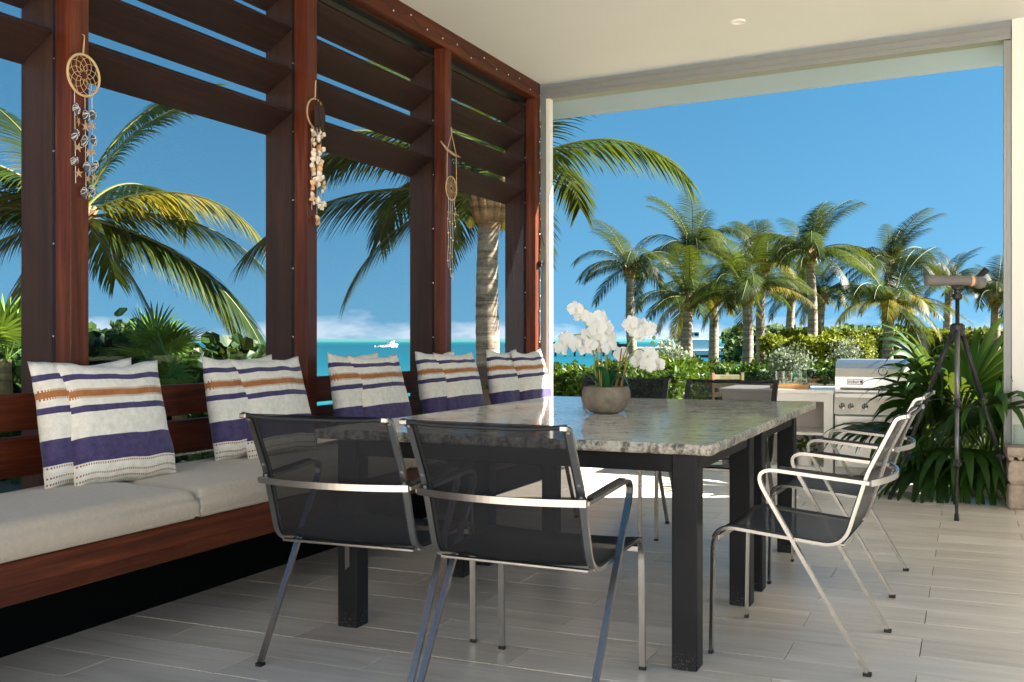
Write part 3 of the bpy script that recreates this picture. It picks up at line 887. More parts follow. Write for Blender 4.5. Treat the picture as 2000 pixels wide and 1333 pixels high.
def strap_leaf(base, tip, mid_up, w, name, mat, parent, n=9):
    base, tip = Vector(base), Vector(tip); m = MB(); vs = []; fs = []
    ctrl = (base + tip) / 2 + Vector(mid_up)
    lat = (tip - base).cross(UP); lat = lat.normalized() if lat.length > 1e-5 else Vector((1, 0, 0))
    for i in range(n + 1):
        t = i / n; p = base * (1 - t) ** 2 + ctrl * 2 * t * (1 - t) + tip * t * t
        ww = w * (math.sin(math.pi * min(1, 0.12 + 0.88 * t)) ** 0.6 if t < 1 else 0.0)
        tg = ((ctrl - base) * (1 - t) + (tip - ctrl) * t).normalized(); nn = lat.cross(tg).normalized()
        for k, a in ((-1, 0.22), (0, 0), (1, 0.22)): vs.append(p + lat * (k * ww / 2) + nn * (a * ww / 2))
    for i in range(n):
        for k in range(2): fs.append((i * 3 + k, i * 3 + k + 1, i * 3 + 4 + k, i * 3 + 3 + k))
    m.add(vs, fs); return m.build(name, mat, parent, smooth=True)
for (dx, dz, dy, mu, w) in ((-0.13, 0.145, -0.02, 0.10, 0.05), (-0.15, 0.19, 0.03, 0.06, 0.045), (-0.045, 0.215, -0.05, 0.06, 0.075), (-0.02, 0.21, 0.05, 0.05, 0.07),
                            (0.03, 0.20, 0.03, 0.05, 0.06), (0.09, 0.18, 0.0, 0.09, 0.06), (0.1, 0.12, -0.06, 0.13, 0.05), (0.06, 0.2, 0.06, 0.06, 0.06), (-0.08, 0.17, 0.06, 0.08, 0.05)):
    strap_leaf(cpt(dx * 0.15, 0.10, dy * 0.3), cpt(dx, dz, dy), (0, 0, mu), w, 'leaf', mt_orchleaf, ob)
def flower_mesh(seed):
    r = random.Random(seed); m = MB()
    def petal(ang, L, W, cup, mi=0):
        vs = []; n = 5; c, s_ = math.cos(ang), math.sin(ang)
        for i in range(n + 1):
            t = i / n; ww = W * math.sin(math.pi * (0.1 + 0.86 * t)) ** 0.75
            for k in (-1, 0, 1):
                a, b = L * t, k * ww / 2; y_ = -cup * t * (1.2 - t) * 0.6 + 0.006 * abs(k) - 0.004 * math.sin(3 * t + k + seed)
                vs.append((a * c - b * s_, y_, a * s_ + b * c))
        fs = [(i * 3 + k, i * 3 + k + 1, i * 3 + 4 + k, i * 3 + 3 + k) for i in range(n) for k in range(2)]
        m.add(vs, fs, mi)
    for a in (90, 215, 325): petal(R(a + r.uniform(-6, 6)), 0.040, 0.03, 0.008)
    for a in (12, 168): petal(R(a + r.uniform(-6, 6)), 0.043, 0.05, 0.012)
    for a in (250, 290, 270): petal(R(a), 0.018, 0.011, 0.02, 1 if a == 270 else 0)
    return m.mesh('flower', [mt_petal, mt_lip], smooth=True)
FM = [flower_mesh(k) for k in range(4)]
stems = [  # foot offset, control, tip (right, up) with the flowers along the last part
    ((-0.045, 0.1), (-0.05, 0.42), (-0.16, 0.50), 0.0),
    ((-0.03, 0.1), (-0.03, 0.46), (-0.20, 0.335), -0.03),
    ((0.0, 0.1), (0.01, 0.40), (-0.02, 0.45), 0.02),
    ((0.04, 0.1), (0.09, 0.40), (0.215, 0.40), 0.0),
    ((0.06, 0.1), (0.12, 0.42), (0.22, 0.22), -0.03)]
for (a, b, c, dy) in stems:
    pts = []
    for i in range(13):
        t = i / 12; x = a[0] * (1 - t) ** 2 + b[0] * 2 * t * (1 - t) + c[0] * t * t; z = a[1] * (1 - t) ** 2 + b[1] * 2 * t * (1 - t) + c[1] * t * t
        pts.append(cpt(x, z, dy))
    MB().tube(pts, 0.0028, 6).build('flower_stem', mt_stem, ob, smooth=True)
    top = a[0] + (b[0] - a[0]) * 0.55
    MB().tube([cpt(a[0] + 0.006, 0.1, dy - 0.006), cpt(top + 0.004, 0.30, dy - 0.006)], 0.003, 6).build('stake', mt_stake, ob)
FL = [(-0.142, 0.485), (-0.118, 0.455), (-0.175, 0.33), (-0.21, 0.30), (-0.145, 0.315), (-0.19, 0.345), (-0.115, 0.335), (-0.085, 0.36), (-0.06, 0.43), (-0.025, 0.44), (-0.045, 0.395), (0.0, 0.395),
      (-0.075, 0.32), (-0.035, 0.345), (-0.01, 0.335), (-0.05, 0.30), (0.02, 0.36), (0.015, 0.31), (-0.1, 0.30),
      (0.105, 0.415), (0.135, 0.385), (0.165, 0.405), (0.185, 0.385), (0.215, 0.395), (0.15, 0.36), (0.155, 0.245), (0.185, 0.225), (0.21, 0.245), (0.235, 0.225), (0.195, 0.275), (0.165, 0.275), (0.075, 0.275)]
for i, (dx, dz) in enumerate(FL):
    o = link('flower', FM[i % 4], ob, cpt(dx, dz, rnd.uniform(-0.05, 0.035)))
    fc = (-FV + RV * rnd.uniform(-0.8, 0.8) + UP * rnd.uniform(-0.25, 0.35)).normalized()
    o.rotation_euler = (fc.to_track_quat('-Y', 'Z').to_matrix().to_4x4() @ Matrix.Rotation(rnd.uniform(-0.5, 0.5), 4, 'Y')).to_euler()
    s_ = rnd.uniform(0.85, 1.1); o.scale = (s_, s_, s_)
for dx, dz in ((-0.105, 0.487), (0.2, 0.36), (0.222, 0.35), (0.215, 0.325), (0.09, 0.25)):
    MB().lathe([(0, -0.011), (0.007, -0.006), (0.009, 0.0), (0.006, 0.007), (0, 0.011)], 10).build('bud', mt_stem, ob, smooth=True, loc=cpt(dx, dz, 0))

# ------------------------------------------------------------------ wall hangings on the posts
mt_cord = plain('natural_cord', lin(190, 160, 118), 0.9)
mt_pebble = plain('dark_pebble', lin(70, 70, 76), 0.7, var=0.3, nscale=60)
mt_wire = plain('pale_wrap_string', lin(206, 204, 200), 0.8)
mt_driftw = plain('driftwood', lin(168, 140, 108), 0.9, var=0.2)
mt_shell = plain('cream_shell', lin(226, 214, 194), 0.5, var=0.14, nscale=40)
mt_shell2 = plain('peach_shell', lin(224, 176, 130), 0.5, var=0.15, nscale=40)
mt_feather = plain('dark_feather', lin(50, 36, 30), 0.9)
def ringpts(r, n=40, c=(0, 0, 0)): return [Vector((c[0], c[1] + r * math.cos(2 * math.pi * k / n), c[2] + r * math.sin(2 * math.pi * k / n))) for k in range(n)]
def web(r, rings, spokes, centre=0.0):
    m = MB()
    prev = [Vector((0, r * math.cos(2 * math.pi * k / spokes), r * math.sin(2 * math.pi * k / spokes))) for k in range(spokes)]
    for q in range(rings):
        rr = r * (1 - (q + 1) / (rings + 0.9)); a0 = math.pi / spokes * (q + 1)
        cur = [Vector((0, rr * math.cos(a0 + 2 * math.pi * k / spokes), rr * math.sin(a0 + 2 * math.pi * k / spokes))) for k in range(spokes)]
        for k in range(spokes):
            m.tube([prev[k], cur[k], prev[(k + 1) % spokes]], 0.0011, 5, cap=False)
        prev = cur
    return m
def pebble(r, seed):
    m = MB(); m.lathe([(0, -1), (0.5, -0.85), (0.85, -0.45), (1, 0), (0.85, 0.5), (0.5, 0.86), (0, 1)], 10)
    rr = random.Random(seed); a, b, c = r * rr.uniform(0.6, 0.85), r * rr.uniform(0.6, 0.9), r * rr.uniform(1.1, 1.6)
    m.v = [(x * a, y_ * b, z * c) for x, y_, z in m.v]; return m
def starfish(r):
    m = MB(); vs = [(0.004, 0, 0)]; 
    for k in range(10):
        q = r if k % 2 == 0 else r * 0.36; an = R(36 * k + 90); vs.append((0, q * math.cos(an), q * math.sin(an)))
    vs.append((-0.003, 0, 0)); fs = []
    for k in range(10): fs += [(0, 1 + k, 1 + (k + 1) % 10), (11, 1 + (k + 1) % 10, 1 + k)]
    return m.add(vs, fs)
# 1: dreamcatcher with wrapped pebbles on the nearest post: local x = away from the post
h1 = thing('dreamcatcher', 'round cord dreamcatcher with dangling wrapped pebbles on nearest post', 'dreamcatcher', (XP + 0.012, 3.078, 2.125), 0)
r1 = 0.08
MB().tube(ringpts(r1), 0.005, 8, closed=True).build('hoop', mt_cord, h1, smooth=True)
web(r1, 4, 10).build('web', mt_cord, h1)
MB().tube([(0, 0, r1), (0, 0.004, r1 + 0.075), (-0.008, 0.0, r1 + 0.08)], 0.0018, 5).tube([(0, -0.006, r1), (0, 0.002, r1 + 0.06)], 0.0015, 5).build('hanging_loop', mt_cord, h1)
rr = random.Random(5)
for sy, zs, L in ((-0.046, -0.066, 0.36), (0.006, -0.08, 0.40), (0.042, -0.07, 0.42)):
    MB().tube([(0, sy, zs), (0.002, sy + 0.004, zs - L)], 0.0011, 5).build('string', mt_wire, h1)
    z = zs - 0.075
    while z > zs - L:
        pb = pebble(0.0155, rr.random()).build('pebble', mt_pebble, h1, smooth=True, loc=(0.004, sy + rr.uniform(-0.006, 0.01), z), rot=(rr.uniform(-.4, .4), 0, 0))
        ww = MB()
        for q in range(5):
            an = rr.uniform(0, 3.1); c_, s_ = math.cos(an), math.sin(an)
            ww.tube([(0.0138 * math.cos(t), 0.0145 * math.sin(t) * c_ , 0.0225 * math.sin(t) * s_ + 0.004 * math.cos(t)) for t in [k * 0.6 for k in range(11)]], 0.0011, 4)
        ww.build('string_wrap', mt_wire, pb)
        z -= 0.05
        if z > zs - L + 0.03: starfish(0.021).build('starfish', mt_driftw, h1, loc=(0.01, sy + rr.uniform(-0.01, 0.012), z + 0.004), rot=(rr.uniform(0, 3), 0, rr.uniform(-.5, .5)))
        z -= 0.05
# 2: shell chime on the second post
h2 = thing('shell_chime', 'wind chime of cream shells under a feathered hoop on second post', 'wind chime', (XP + 0.014, 4.655, 2.285), 0)
MB().tube(ringpts(0.078), 0.005, 8, closed=True).build('hoop', mt_driftw, h2, smooth=True)
MB().tube([(0, -0.004, 0.085), (0, 0.0, 0.17), (-0.006, 0.012, 0.178)], 0.0032, 6).build('hanging_loop', mt_cord, h2)
for k in range(16):
    a = rr.uniform(-0.05, 0.075); z0 = rr.uniform(0.02, 0.08)
    MB().tube([(0.004, a * 0.7, z0), (0.008, a, z0 - 0.07), (0.006, a + rr.uniform(-.015, .02), z0 - rr.uniform(0.11, 0.17))], [0.0035, 0.005, 0.001], 5).build('feather', mt_feather, h2)
def shell(w, seed):
    m = MB(); r_ = random.Random(seed); n = 11
    for i in range(2):
        vs = [(0, 0, -w * 0.42)]
        for k in range(n):
            t = -1 + 2 * k / (n - 1); vs.append((0.30 * w * (1 - t * t) * (1 if i == 0 else -0.5), t * w * 0.56, (w * 0.42) * (1 - 0.75 * t * t) + r_.uniform(-.03, .03) * w))
        for k in range(n):
            t = -1 + 2 * k / (n - 1); vs.append((0.42 * w * (1 - t * t) * (1 if i == 0 else -0.5), t * w * 0.4, -0.02 * w))
        fs = []
        for k in range(n - 1): fs += [(1 + k, 2 + k, n + 2 + k, n + 1 + k), (n + 1 + k, n + 2 + k, 0)]
        m.add(vs, fs)
    return m
for sy, L in ((-0.035, 0.44), (0.012, 0.50), (0.05, 0.42)):
    MB().tube([(0, sy, -0.07), (0, sy, -0.07 - L)], 0.0009, 4).build('string', mt_wire, h2)
    z = -0.10 + rr.uniform(-.02, .02)
    while z > -0.07 - L:
        for q in range(rr.choice((1, 2, 2, 3))):
            w = rr.uniform(0.026, 0.046)
            shell(w, rr.random()).build('shell', mt_shell2 if rr.random() < 0.15 else (mt_pebble if rr.random() < 0.1 else mt_shell), h2, smooth=True,
                  loc=(0.008, sy + rr.uniform(-0.012, 0.012), z), rot=(rr.uniform(-1.2, 1.2), rr.uniform(-.4, .4), rr.uniform(-.7, .7)))
            z -= w * 0.55
        z -= rr.choice((0.006, 0.02, 0.05))
# 3: small dreamcatcher hung from driftwood on the third post
h3 = thing('driftwood_dreamcatcher', 'small woven dreamcatcher hung from a driftwood stick on third post', 'dreamcatcher', (XP + 0.014, 6.235, 2.10), 0)
MB().tube(ringpts(0.078), 0.0045, 8, closed=True).build('hoop', mt_cord, h3, smooth=True)
web(0.078, 5, 12).build('web', mt_cord, h3)
MB().tube([(0.004, -0.16, 0.285), (0.004, -0.07, 0.245), (0.004, 0.03, 0.228), (0.006, 0.12, 0.226)], [0.004, 0.009, 0.009, 0.004], 7).build('driftwood_stick', mt_driftw, h3, smooth=True)
MB().tube([(0.004, -0.07, 0.02), (0.004, -0.068, 0.245), (0.002, 0.0, 0.36), (0.004, 0.064, 0.235), (0.004, 0.07, 0.02)], 0.0026, 6).tube([(0.002, 0, 0.36), (0, -0.004, 0.405)], 0.003, 6).build('hanging_cord', mt_cord, h3)
for k, sy in enumerate((-0.05, -0.02, 0.012, 0.045)):
    L = (0.46, 0.52, 0.55, 0.2)[k]
    pts = [(0.003, sy + 0.008 * math.sin(q * 1.3 + k), -0.07 - L * q / 10) for q in range(11)]
    MB().tube(pts, 0.0016, 5).build('tassel', mt_wire, h3)
    for q in range(3, 10, 2):
        MB().lathe([(0, -0.006), (0.006, -0.003), (0.006, 0.003), (0, 0.006)], 8).build('bead', mt_shell2 if q % 4 == 3 else mt_shell, h3, loc=pts[q])
for k in range(5):
    MB().tube([(0.006, -0.07 + 0.03 * k, -0.165), (0.01, -0.05 + 0.035 * k, -0.172 + 0.02 * (k % 2))], [0.005, 0.003], 5).build('twig', mt_driftw, h3)

# string lights along the beam and down the corner post ------------------
sg = thing('string_lights', 'thin dark string of tiny fairy lights along beam and corner post', 'string lights')
pts = []; rr = random.Random(9)
for k in range(64):
    yy = 1.0 + 6.72 * k / 63
    pts.append(Vector((XP + 0.006, yy, 3.085 + 0.022 * math.sin(k * 1.9) + 0.012 * rr.uniform(-1, 1))))
MB().tube(pts, 0.0022, 5).build('beam_cable', mt_rubber, sg)
bulb = MB().lathe([(0, -0.007), (0.004, -0.004), (0.0042, 0.003), (0, 0.006)], 8).mesh('bulb', plain('clear_bulb', lin(220, 214, 200), 0.15), smooth=True)
for p in pts[::2]: link('bulb', bulb, sg, p + Vector((0.004, 0, -0.008)))
pts2 = [Vector((XP + 0.006, 7.815 + 0.012 * math.sin(k * 1.7), 3.05 - 2.1 * k / 34)) for k in range(35)]
MB().tube(pts2, 0.0022, 5).build('post_cable', mt_rubber, sg)
for p in pts2[::2]: link('bulb', bulb, sg, p + Vector((0.006, 0, 0)))
pk = Vector((XP + 0.012, 7.80, 1.70))
MB().tube([pk + Vector((0, 0.01, 0.28)), pk + Vector((0.02, 0.05, 0.15)), pk + Vector((0.03, 0.075, 0.03)), pk + Vector((0.01, 0.02, -0.01))], 0.0026, 5).tube([pk + Vector((0.03, 0.075, 0.03)), pk + Vector((0.032, 0.08, -0.05))], 0.0018, 5).build('lead', mt_rubber, sg)
kn = MB()
for k in range(6): kn.tube([pk + Vector((0.012 + 0.012 * math.sin(t + k), 0.02 * math.cos(t * 1.3 + k), 0.022 * math.sin(t * 0.9 + 2 * k))) for t in [q * 0.5 for q in range(12)]], 0.0045, 5)
kn.build('coiled_cable', mt_rubber, sg)
MB().lathe([(0, -0.01), (0.008, -0.008), (0.008, 0.01), (0, 0.012)], 10).build('plug', mt_rubber, sg, loc=pk + Vector((0.032, 0.08, -0.055)))

# ------------------------------------------------------------------ outdoor kitchen
struct(MB().box((-2.3, 8.645, -0.5), (6.0, 9.5, -0.004)).build('outer_terrace', mt_tile))
mt_cab = plain('white_cabinet', lin(232, 230, 226), 0.5, var=0.03)
mt_ctop = plain('white_counter_top', lin(238, 237, 234), 0.35, var=0.03)
mt_inner = plain('cabinet_inside', lin(206, 198, 196), 0.7, var=0.03)
KY = 8.6
ki = thing('kitchen_island', 'white outdoor kitchen counter with open shelves beside the grill', 'kitchen counter', (0, KY, 0))
KX0, KX1 = -1.86, -0.985
MB().box((KX0 - 0.02, -0.03, 0.665), (KX1 + 0.01, 0.66, 0.695), 0.004).build('counter_top', mt_ctop, ki)
MB().box((KX0, 0.0, 0.0), (KX0 + 0.05, 0.62, 0.664)).build('side_panel', mt_cab, ki)
MB().box((KX1 - 0.07, 0.0, 0.0), (KX1, 0.62, 0.664)).build('side_panel', mt_cab, ki)
MB().box((-1.52, 0.001, 0.08), (-1.47, 0.6, 0.6)).build('divider', mt_cab, ki)
MB().box((KX0 + 0.051, 0.002, 0.6), (KX1 - 0.071, 0.05, 0.663)).build('top_rail', mt_cab, ki)
MB().box((KX0 + 0.051, 0.004, 0.0), (KX1 - 0.071, 0.6, 0.078)).build('plinth', mt_cab, ki)
MB().box((KX0 + 0.051, 0.6, 0.08), (KX1 - 0.071, 0.615, 0.662)).build('back_panel', mt_inner, ki)
MB().box((-1.469, 0.03, 0.33), (KX1 - 0.072, 0.598, 0.35)).build('shelf', mt_cab, ki)
MB().box((KX0 + 0.052, 0.03, 0.33), (-1.521, 0.598, 0.35)).build('shelf', mt_cab, ki)
mt_dkglass = plain('dark_bottle_glass', (0.01, 0.015, 0.01, 1), 0.1)
for k in range(5):
    tag(MB().lathe([(0, 0), (0.036, 0.002), (0.037, 0.15), (0.03, 0.18), (0.013, 0.21), (0.013, 0.25), (0, 0.25)], 14).build('bottle', mt_dkglass, loc=(-1.78 + 0.055 * k, KY + 0.12 + 0.05 * (k % 2), 0.08), smooth=True),
        'dark bottle, one of five alike in the open kitchen shelf', 'bottle', 'dark bottles in the kitchen shelf')
fp = tag(MB().lathe([(0, 0), (0.05, 0.0), (0.065, 0.09), (0.06, 0.09), (0, 0.08)], 16).build('herb_pot', mt_cab, loc=(-1.22, KY + 0.14, 0.079)), 'small leafy herb pot in the lower kitchen shelf', 'plant pot')
m = MB(); rr = random.Random(3)
for k in range(90):
    p = Vector((rr.gauss(0, 0.05), rr.gauss(0, 0.05), 0.1 + abs(rr.gauss(0.05, 0.05)))); a = Vector((rr.uniform(-1, 1), rr.uniform(-1, 1), rr.uniform(0, 1))).normalized() * 0.035; b = a.orthogonal().normalized() * 0.014
    m.add([p, p + a * .5 + b, p + a, p + a * .5 - b], [(0, 1, 2, 3)])
m.build('herb_leaves', mt_hedge, fp)['kind'] = 'stuff'

gx0, gx1 = -0.975, -0.255; gc = (gx0 + gx1) / 2
gr = thing('gas_grill', 'stainless steel built-in gas grill with lid, gauge and knobs', 'grill', (0, KY, 0))
MB().box((gx0, 0.02, 0.08), (gx1, 0.6, 0.5), 0.004).build('cabinet', mt_grill, gr)
MB().box((gx0, 0.03, 0.0), (gx1, 0.58, 0.079)).build('plinth', mt_cab, gr)
def door(x0, x1, z0, z1):
    d_ = MB().box((x0, -0.004, z0), (x1, 0.018, z1), 0.004).build('door', mt_grill, gr)
    cx = (x0 + x1) / 2; hw = (x1 - x0) * 0.32
    MB().tube(rounded([(cx - hw, -0.004, z1 - 0.06), (cx - hw, -0.035, z1 - 0.06), (cx + hw, -0.035, z1 - 0.06), (cx + hw, -0.004, z1 - 0.06)], 0.01, 4), 0.007, 8).build('handle', mt_steel, d_, smooth=True)
door(gx0 + 0.012, gc - 0.004, 0.09, 0.495); door(gc + 0.004, gx1 - 0.012, 0.09, 0.495)
MB().add([(gx0, -0.03, 0.51), (gx1, -0.03, 0.51), (gx1, 0.02, 0.635), (gx0, 0.02, 0.635), (gx0, 0.1, 0.51), (gx1, 0.1, 0.51), (gx1, 0.1, 0.635), (gx0, 0.1, 0.635)],
         [(0, 1, 2, 3), (1, 5, 6, 2), (4, 0, 3, 7), (3, 2, 6, 7), (0, 4, 5, 1), (5, 4, 7, 6)]).build('control_panel', mt_grill, gr)
MB().box((gx0, 0.025, 0.637), (gx1, 0.6, 0.668)).build('firebox_rim', mt_grill, gr)
KM = Matrix.Rotation(R(90), 4, 'X')
for kx in (0.06, 0.125, 0.23, 0.36, 0.49, 0.60):
    kb = MB().lathe([(0.024, 0), (0.024, 0.006), (0.018, 0.008), (0.017, 0.03), (0.014, 0.034), (0, 0.034)], 20, M=KM).build('knob', mt_steel, gr, loc=(gx0 + kx, -0.008, 0.57), rot=(R(-20), 0, 0), smooth=False)
    MB().box((-0.0025, -0.038, -0.016), (0.0025, -0.033, 0.016)).build('knob_grip', mt_black, kb)
# lid with a rounded front
lp = [(0.0, 0.672), (0.0, 0.70), (0.012, 0.80), (0.035, 0.865), (0.08, 0.91), (0.15, 0.932), (0.45, 0.935), (0.53, 0.91), (0.56, 0.85), (0.56, 0.672)]
vs = [(x, a + 0.01, z) for x in (gx0 + 0.004, gx1 - 0.004) for a, z in lp]; n = len(lp)
fs = [(i, i + 1, n + i + 1, n + i) for i in range(n - 1)] + [tuple(range(n))[::-1], tuple(n + i for i in range(n))]
lid = MB().add(vs, fs).build('lid', mt_grill, gr)
MB().box((gx0 + 0.0, 0.0, 0.669), (gx1, 0.03, 0.682), 0.003).build('lid_lip', mt_steel, lid)
MB().tube([(gx0 + 0.05, -0.035, 0.71), (gx1 - 0.05, -0.035, 0.71)], 0.009, 10).box((gx0 + 0.06, -0.035, 0.705), (gx0 + 0.075, 0.014, 0.715)).box((gx1 - 0.075, -0.035, 0.705), (gx1 - 0.06, 0.014, 0.715)).build('lid_handle', mt_steel, lid)
GM = Matrix.Translation((gc, 0.026, 0.845)) @ Matrix.Rotation(R(90 - 22), 4, 'X')
MB().lathe([(0.034, -0.012), (0.036, 0.006), (0.03, 0.009), (0.029, 0.006), (0, 0.006)], 24, M=GM).build('gauge', mt_steel, lid)
MB().lathe([(0.028, 0.0075), (0, 0.0078)], 24, M=GM).build('gauge_face', plain('gauge_face_white', lin(225, 225, 222), 0.3), lid)
MB().box((-0.002, -0.002, 0.008), (0.002, 0.02, 0.0095), M=GM).build('gauge_needle', mt_black, lid)
# badge with its lettering
BM = Matrix.Translation((gx0 + 0.155, 0.0135, 0.762)) @ Matrix.Rotation(R(90 - 7), 4, 'X')
MB().box((-0.06, -0.021, 0), (0.06, 0.021, 0.0025), M=BM).build('badge', mt_black, lid)
MB().box((-0.057, -0.018, 0.0026), (0.057, 0.018, 0.0034), M=BM).build('badge_plate', mt_steel, lid)
fc = bpy.data.curves.new('badge_text', 'FONT'); fc.body = 'weber'; fc.size = 0.034; fc.align_x = 'CENTER'; fc.align_y = 'CENTER'; fc.extrude = 0.0004
fo = bpy.data.objects.new('badge_text', fc); COL.objects.link(fo)
bpy.context.view_layer.update()
tme = bpy.data.meshes.new_from_object(fo.evaluated_get(bpy.context.evaluated_depsgraph_get()))
bpy.data.objects.remove(fo); tme.materials.clear(); tme.materials.append(mt_black)
to = link('badge_lettering', tme, lid); to.matrix_local = BM @ Matrix.Translation((-0.012, 0, 0.0042))
kt = MB().lathe([(0, -0.008), (0.007, -0.006), (0.009, 0), (0.006, 0.006), (0, 0.008)], 12)
kt.v = [(x, y_, z * 0.2) for x, y_, z in kt.v]
kt.box((-0.001, -0.016, -0.001), (0.001, -0.008, 0.001)).box((-0.007, -0.016, -0.001), (-0.005, -0.006, 0.001)).box((0.005, -0.016, -0.001), (0.007, -0.006, 0.001))
kto = kt.build('badge_emblem', mt_black, lid); kto.matrix_local = BM @ Matrix.Translation((0.046, 0.002, 0.0045))

# tray, glasses and jug on the counter
def m_glass(name, tint):
    g = G(name)
    t = g.n('ShaderNodeBsdfTransparent'); t.inputs[0].default_value = tint
    lw = g.n('ShaderNodeLayerWeight'); lw.inputs[0].default_value = 0.5
    fr = g.math('MULTIPLY_ADD', g.math('POWER', lw.outputs['Facing'], 4.0), 0.55, 0.04)
    gs = g.n('ShaderNodeBsdfGlossy'); gs.inputs['Roughness'].default_value = 0.02
    return g.done(g.shmix(fr, t.outputs[0], gs.outputs[0]))
mt_glass = m_glass('clear_glass', (0.93, 0.965, 0.955, 1))
mt_pane = m_glass('balustrade_glass', (0.80, 0.92, 0.89, 1))
mt_bamboo = plain('bamboo_tray_wood', lin(190, 140, 88), 0.5)
tr = thing('serving_tray', 'bamboo serving tray with glassware on the white counter', 'tray', (-1.335, KY + 0.14, 0.696))
MB().box((-0.15, -0.09, 0), (0.15, 0.09, 0.012), 0.003).build('tray_base', mt_bamboo, tr)
for a, b in (((-0.15, -0.09, 0.0125), (0.15, -0.08, 0.034)), ((-0.15, 0.08, 0.0125), (0.15, 0.09, 0.034)), ((-0.15, -0.0795, 0.0125), (-0.14, 0.0795, 0.034)), ((0.14, -0.0795, 0.0125), (0.15, 0.0795, 0.034))):
    MB().box(a, b, 0.002).build('tray_rim', mt_bamboo, tr)
for gx, lab in ((-0.085, 'clear drinking glass at the edge of the bamboo tray'), (-0.018, 'clear drinking glass beside the jug on the tray')):
    tag(MB().lathe([(0, 0.002), (0.028, 0.002), (0.030, 0.006), (0.033, 0.125), (0.031, 0.125), (0.028, 0.012), (0, 0.010)], 24).build('drinking_glass', mt_glass, loc=(-1.335 + gx, KY + 0.14, 0.7085), smooth=True), lab, 'glass', 'drinking glasses on the tray')
jg = thing('glass_jug', 'clear glass water jug with handle on the bamboo tray', 'jug', (-1.335 + 0.08, KY + 0.14, 0.7085))
MB().lathe([(0, 0.002), (0.045, 0.002), (0.05, 0.01), (0.052, 0.09), (0.045, 0.15), (0.05, 0.185), (0.047, 0.185), (0.042, 0.15), (0.048, 0.09), (0.046, 0.014), (0, 0.012)], 28).build('jug_body', mt_glass, jg, smooth=True)
MB().tube(rounded([(0.046, 0, 0.155), (0.085, 0, 0.16), (0.092, 0, 0.10), (0.052, 0, 0.06)], 0.02, 5), 0.006, 8).build('jug_handle', mt_glass, jg, smooth=True)
# glass balustrade behind the counter
def balustrade(p0, p1, z0, z1, n, label, group=None):
    p0, p1 = Vector(p0), Vector(p1); t = thing('glass_balustrade', label, 'glass railing', (0, 0, 0), 0, group)
    d = (p1 - p0) / n; u = d.normalized(); q = Vector((-u.y, u.x, 0)) * 0.006
    for k in range(n):
        a = p0 + d * k + u * 0.012; b = p0 + d * (k + 1) - u * 0.012
        vs = [c + s_ * q + Vector((0, 0, z)) for z in (z0, z1) for c, s_ in ((a, -1), (b, -1), (b, 1), (a, 1))]
        MB().add(vs, [(0, 3, 2, 1), (4, 5, 6, 7), (0, 1, 5, 4), (1, 2, 6, 5), (2, 3, 7, 6), (3, 0, 4, 7)]).build('glass_pane', mt_pane, t)
        for c in (a + u * 0.1, b - u * 0.1):
            MB().box((c.x - 0.02, c.y - 0.02, z0 - 0.1), (c.x + 0.02, c.y + 0.02, z0 + 0.06), 0.004).build('clamp', mt_steel, t)
    return t
balustrade((-2.1, 9.42, 0), (-0.2, 9.42, 0), 0.05, 0.83, 2, 'frameless glass balustrade behind the outdoor kitchen counter')
balustrade((-5.3, 3.2, 0), (-5.3, 7.0, 0), -0.1, 0.98, 3, 'frameless glass balustrade outside the pergola wall before the shrubs')
MB_w = MB().box((-4.75, 1.2, -0.5), (-4.4, 3.75, 0.84), 0.01).build('garden_wall', mt_white); tag(MB_w, 'low cream garden wall outside the pergola bench', 'wall')
struct(MB().box((-9.0, -3, -0.5), (-3.78, 12, -0.12)).build('garden_path', mt_grout))

# planter curb + plant bed
struct(MB().box((-0.98, 8.06, -0.004), (0.21, 8.13, 0.05), 0.004).build('planter_kerb', mt_white))
struct(MB().box((-0.97, 8.131, -0.003), (0.262, 8.59, 0.035)).build('planter_bed', mt_ground))

# ------------------------------------------------------------------ spotting scope on tripod
mt_scope = plain('grey_scope_armour', lin(110, 105, 105), 0.6, var=0.06, bump=0.2)
mt_dgrey = plain('dark_grey_metal', lin(52, 52, 54), 0.45, 0.5)
mt_lgrey = plain('grey_metal_tube', lin(120, 120, 122), 0.35, 0.8)
TC = Vector((-0.07, 7.36, 0))
tp = thing('tripod', 'black and grey camera tripod standing before the fan palm', 'tripod', TC)
apex = 1.17
def leg(tx, ty, front):
    a = Vector((tx * 0.07, ty * 0.07, apex - 0.02)); b = Vector((tx, ty, 0.015))
    m_ = mt_lgrey if front else mt_dgrey
    p1, p2 = a.lerp(b, 0.40), a.lerp(b, 0.72)
    L = MB().tube([a, p1], 0.0155, 12).build('leg', mt_dgrey if not front else mt_lgrey, tp, smooth=True)
    MB().tube([p1, p2], 0.0125, 12).build('leg_section', m_, L, smooth=True)
    MB().tube([p2, b], 0.0098, 12).build('leg_section', mt_dgrey, L, smooth=True)
    for q in (p1, p2): MB().tube([q + (a - b).normalized() * 0.022, q - (a - b).normalized() * 0.022], 0.02, 10).box(q + Vector((0.012, -0.01, -0.012)), q + Vector((0.03, 0.01, 0.012)), 0.003).build('leg_clamp', mt_dgrey, L)
    MB().tube([b + (a - b).normalized() * 0.03, b + Vector((0, 0, -0.014))], [0.0125, 0.016], 10).build('rubber_foot', mt_rubber, L)
    return p1
k1 = leg(0.0, -0.48, True); k2 = leg(-0.43, 0.26, False); k3 = leg(0.34, 0.26, False)
MB().tube([(0, 0, apex - 0.62), (0, 0, apex + 0.2)], 0.013, 12).build('centre_column', mt_dgrey, tp, smooth=True)
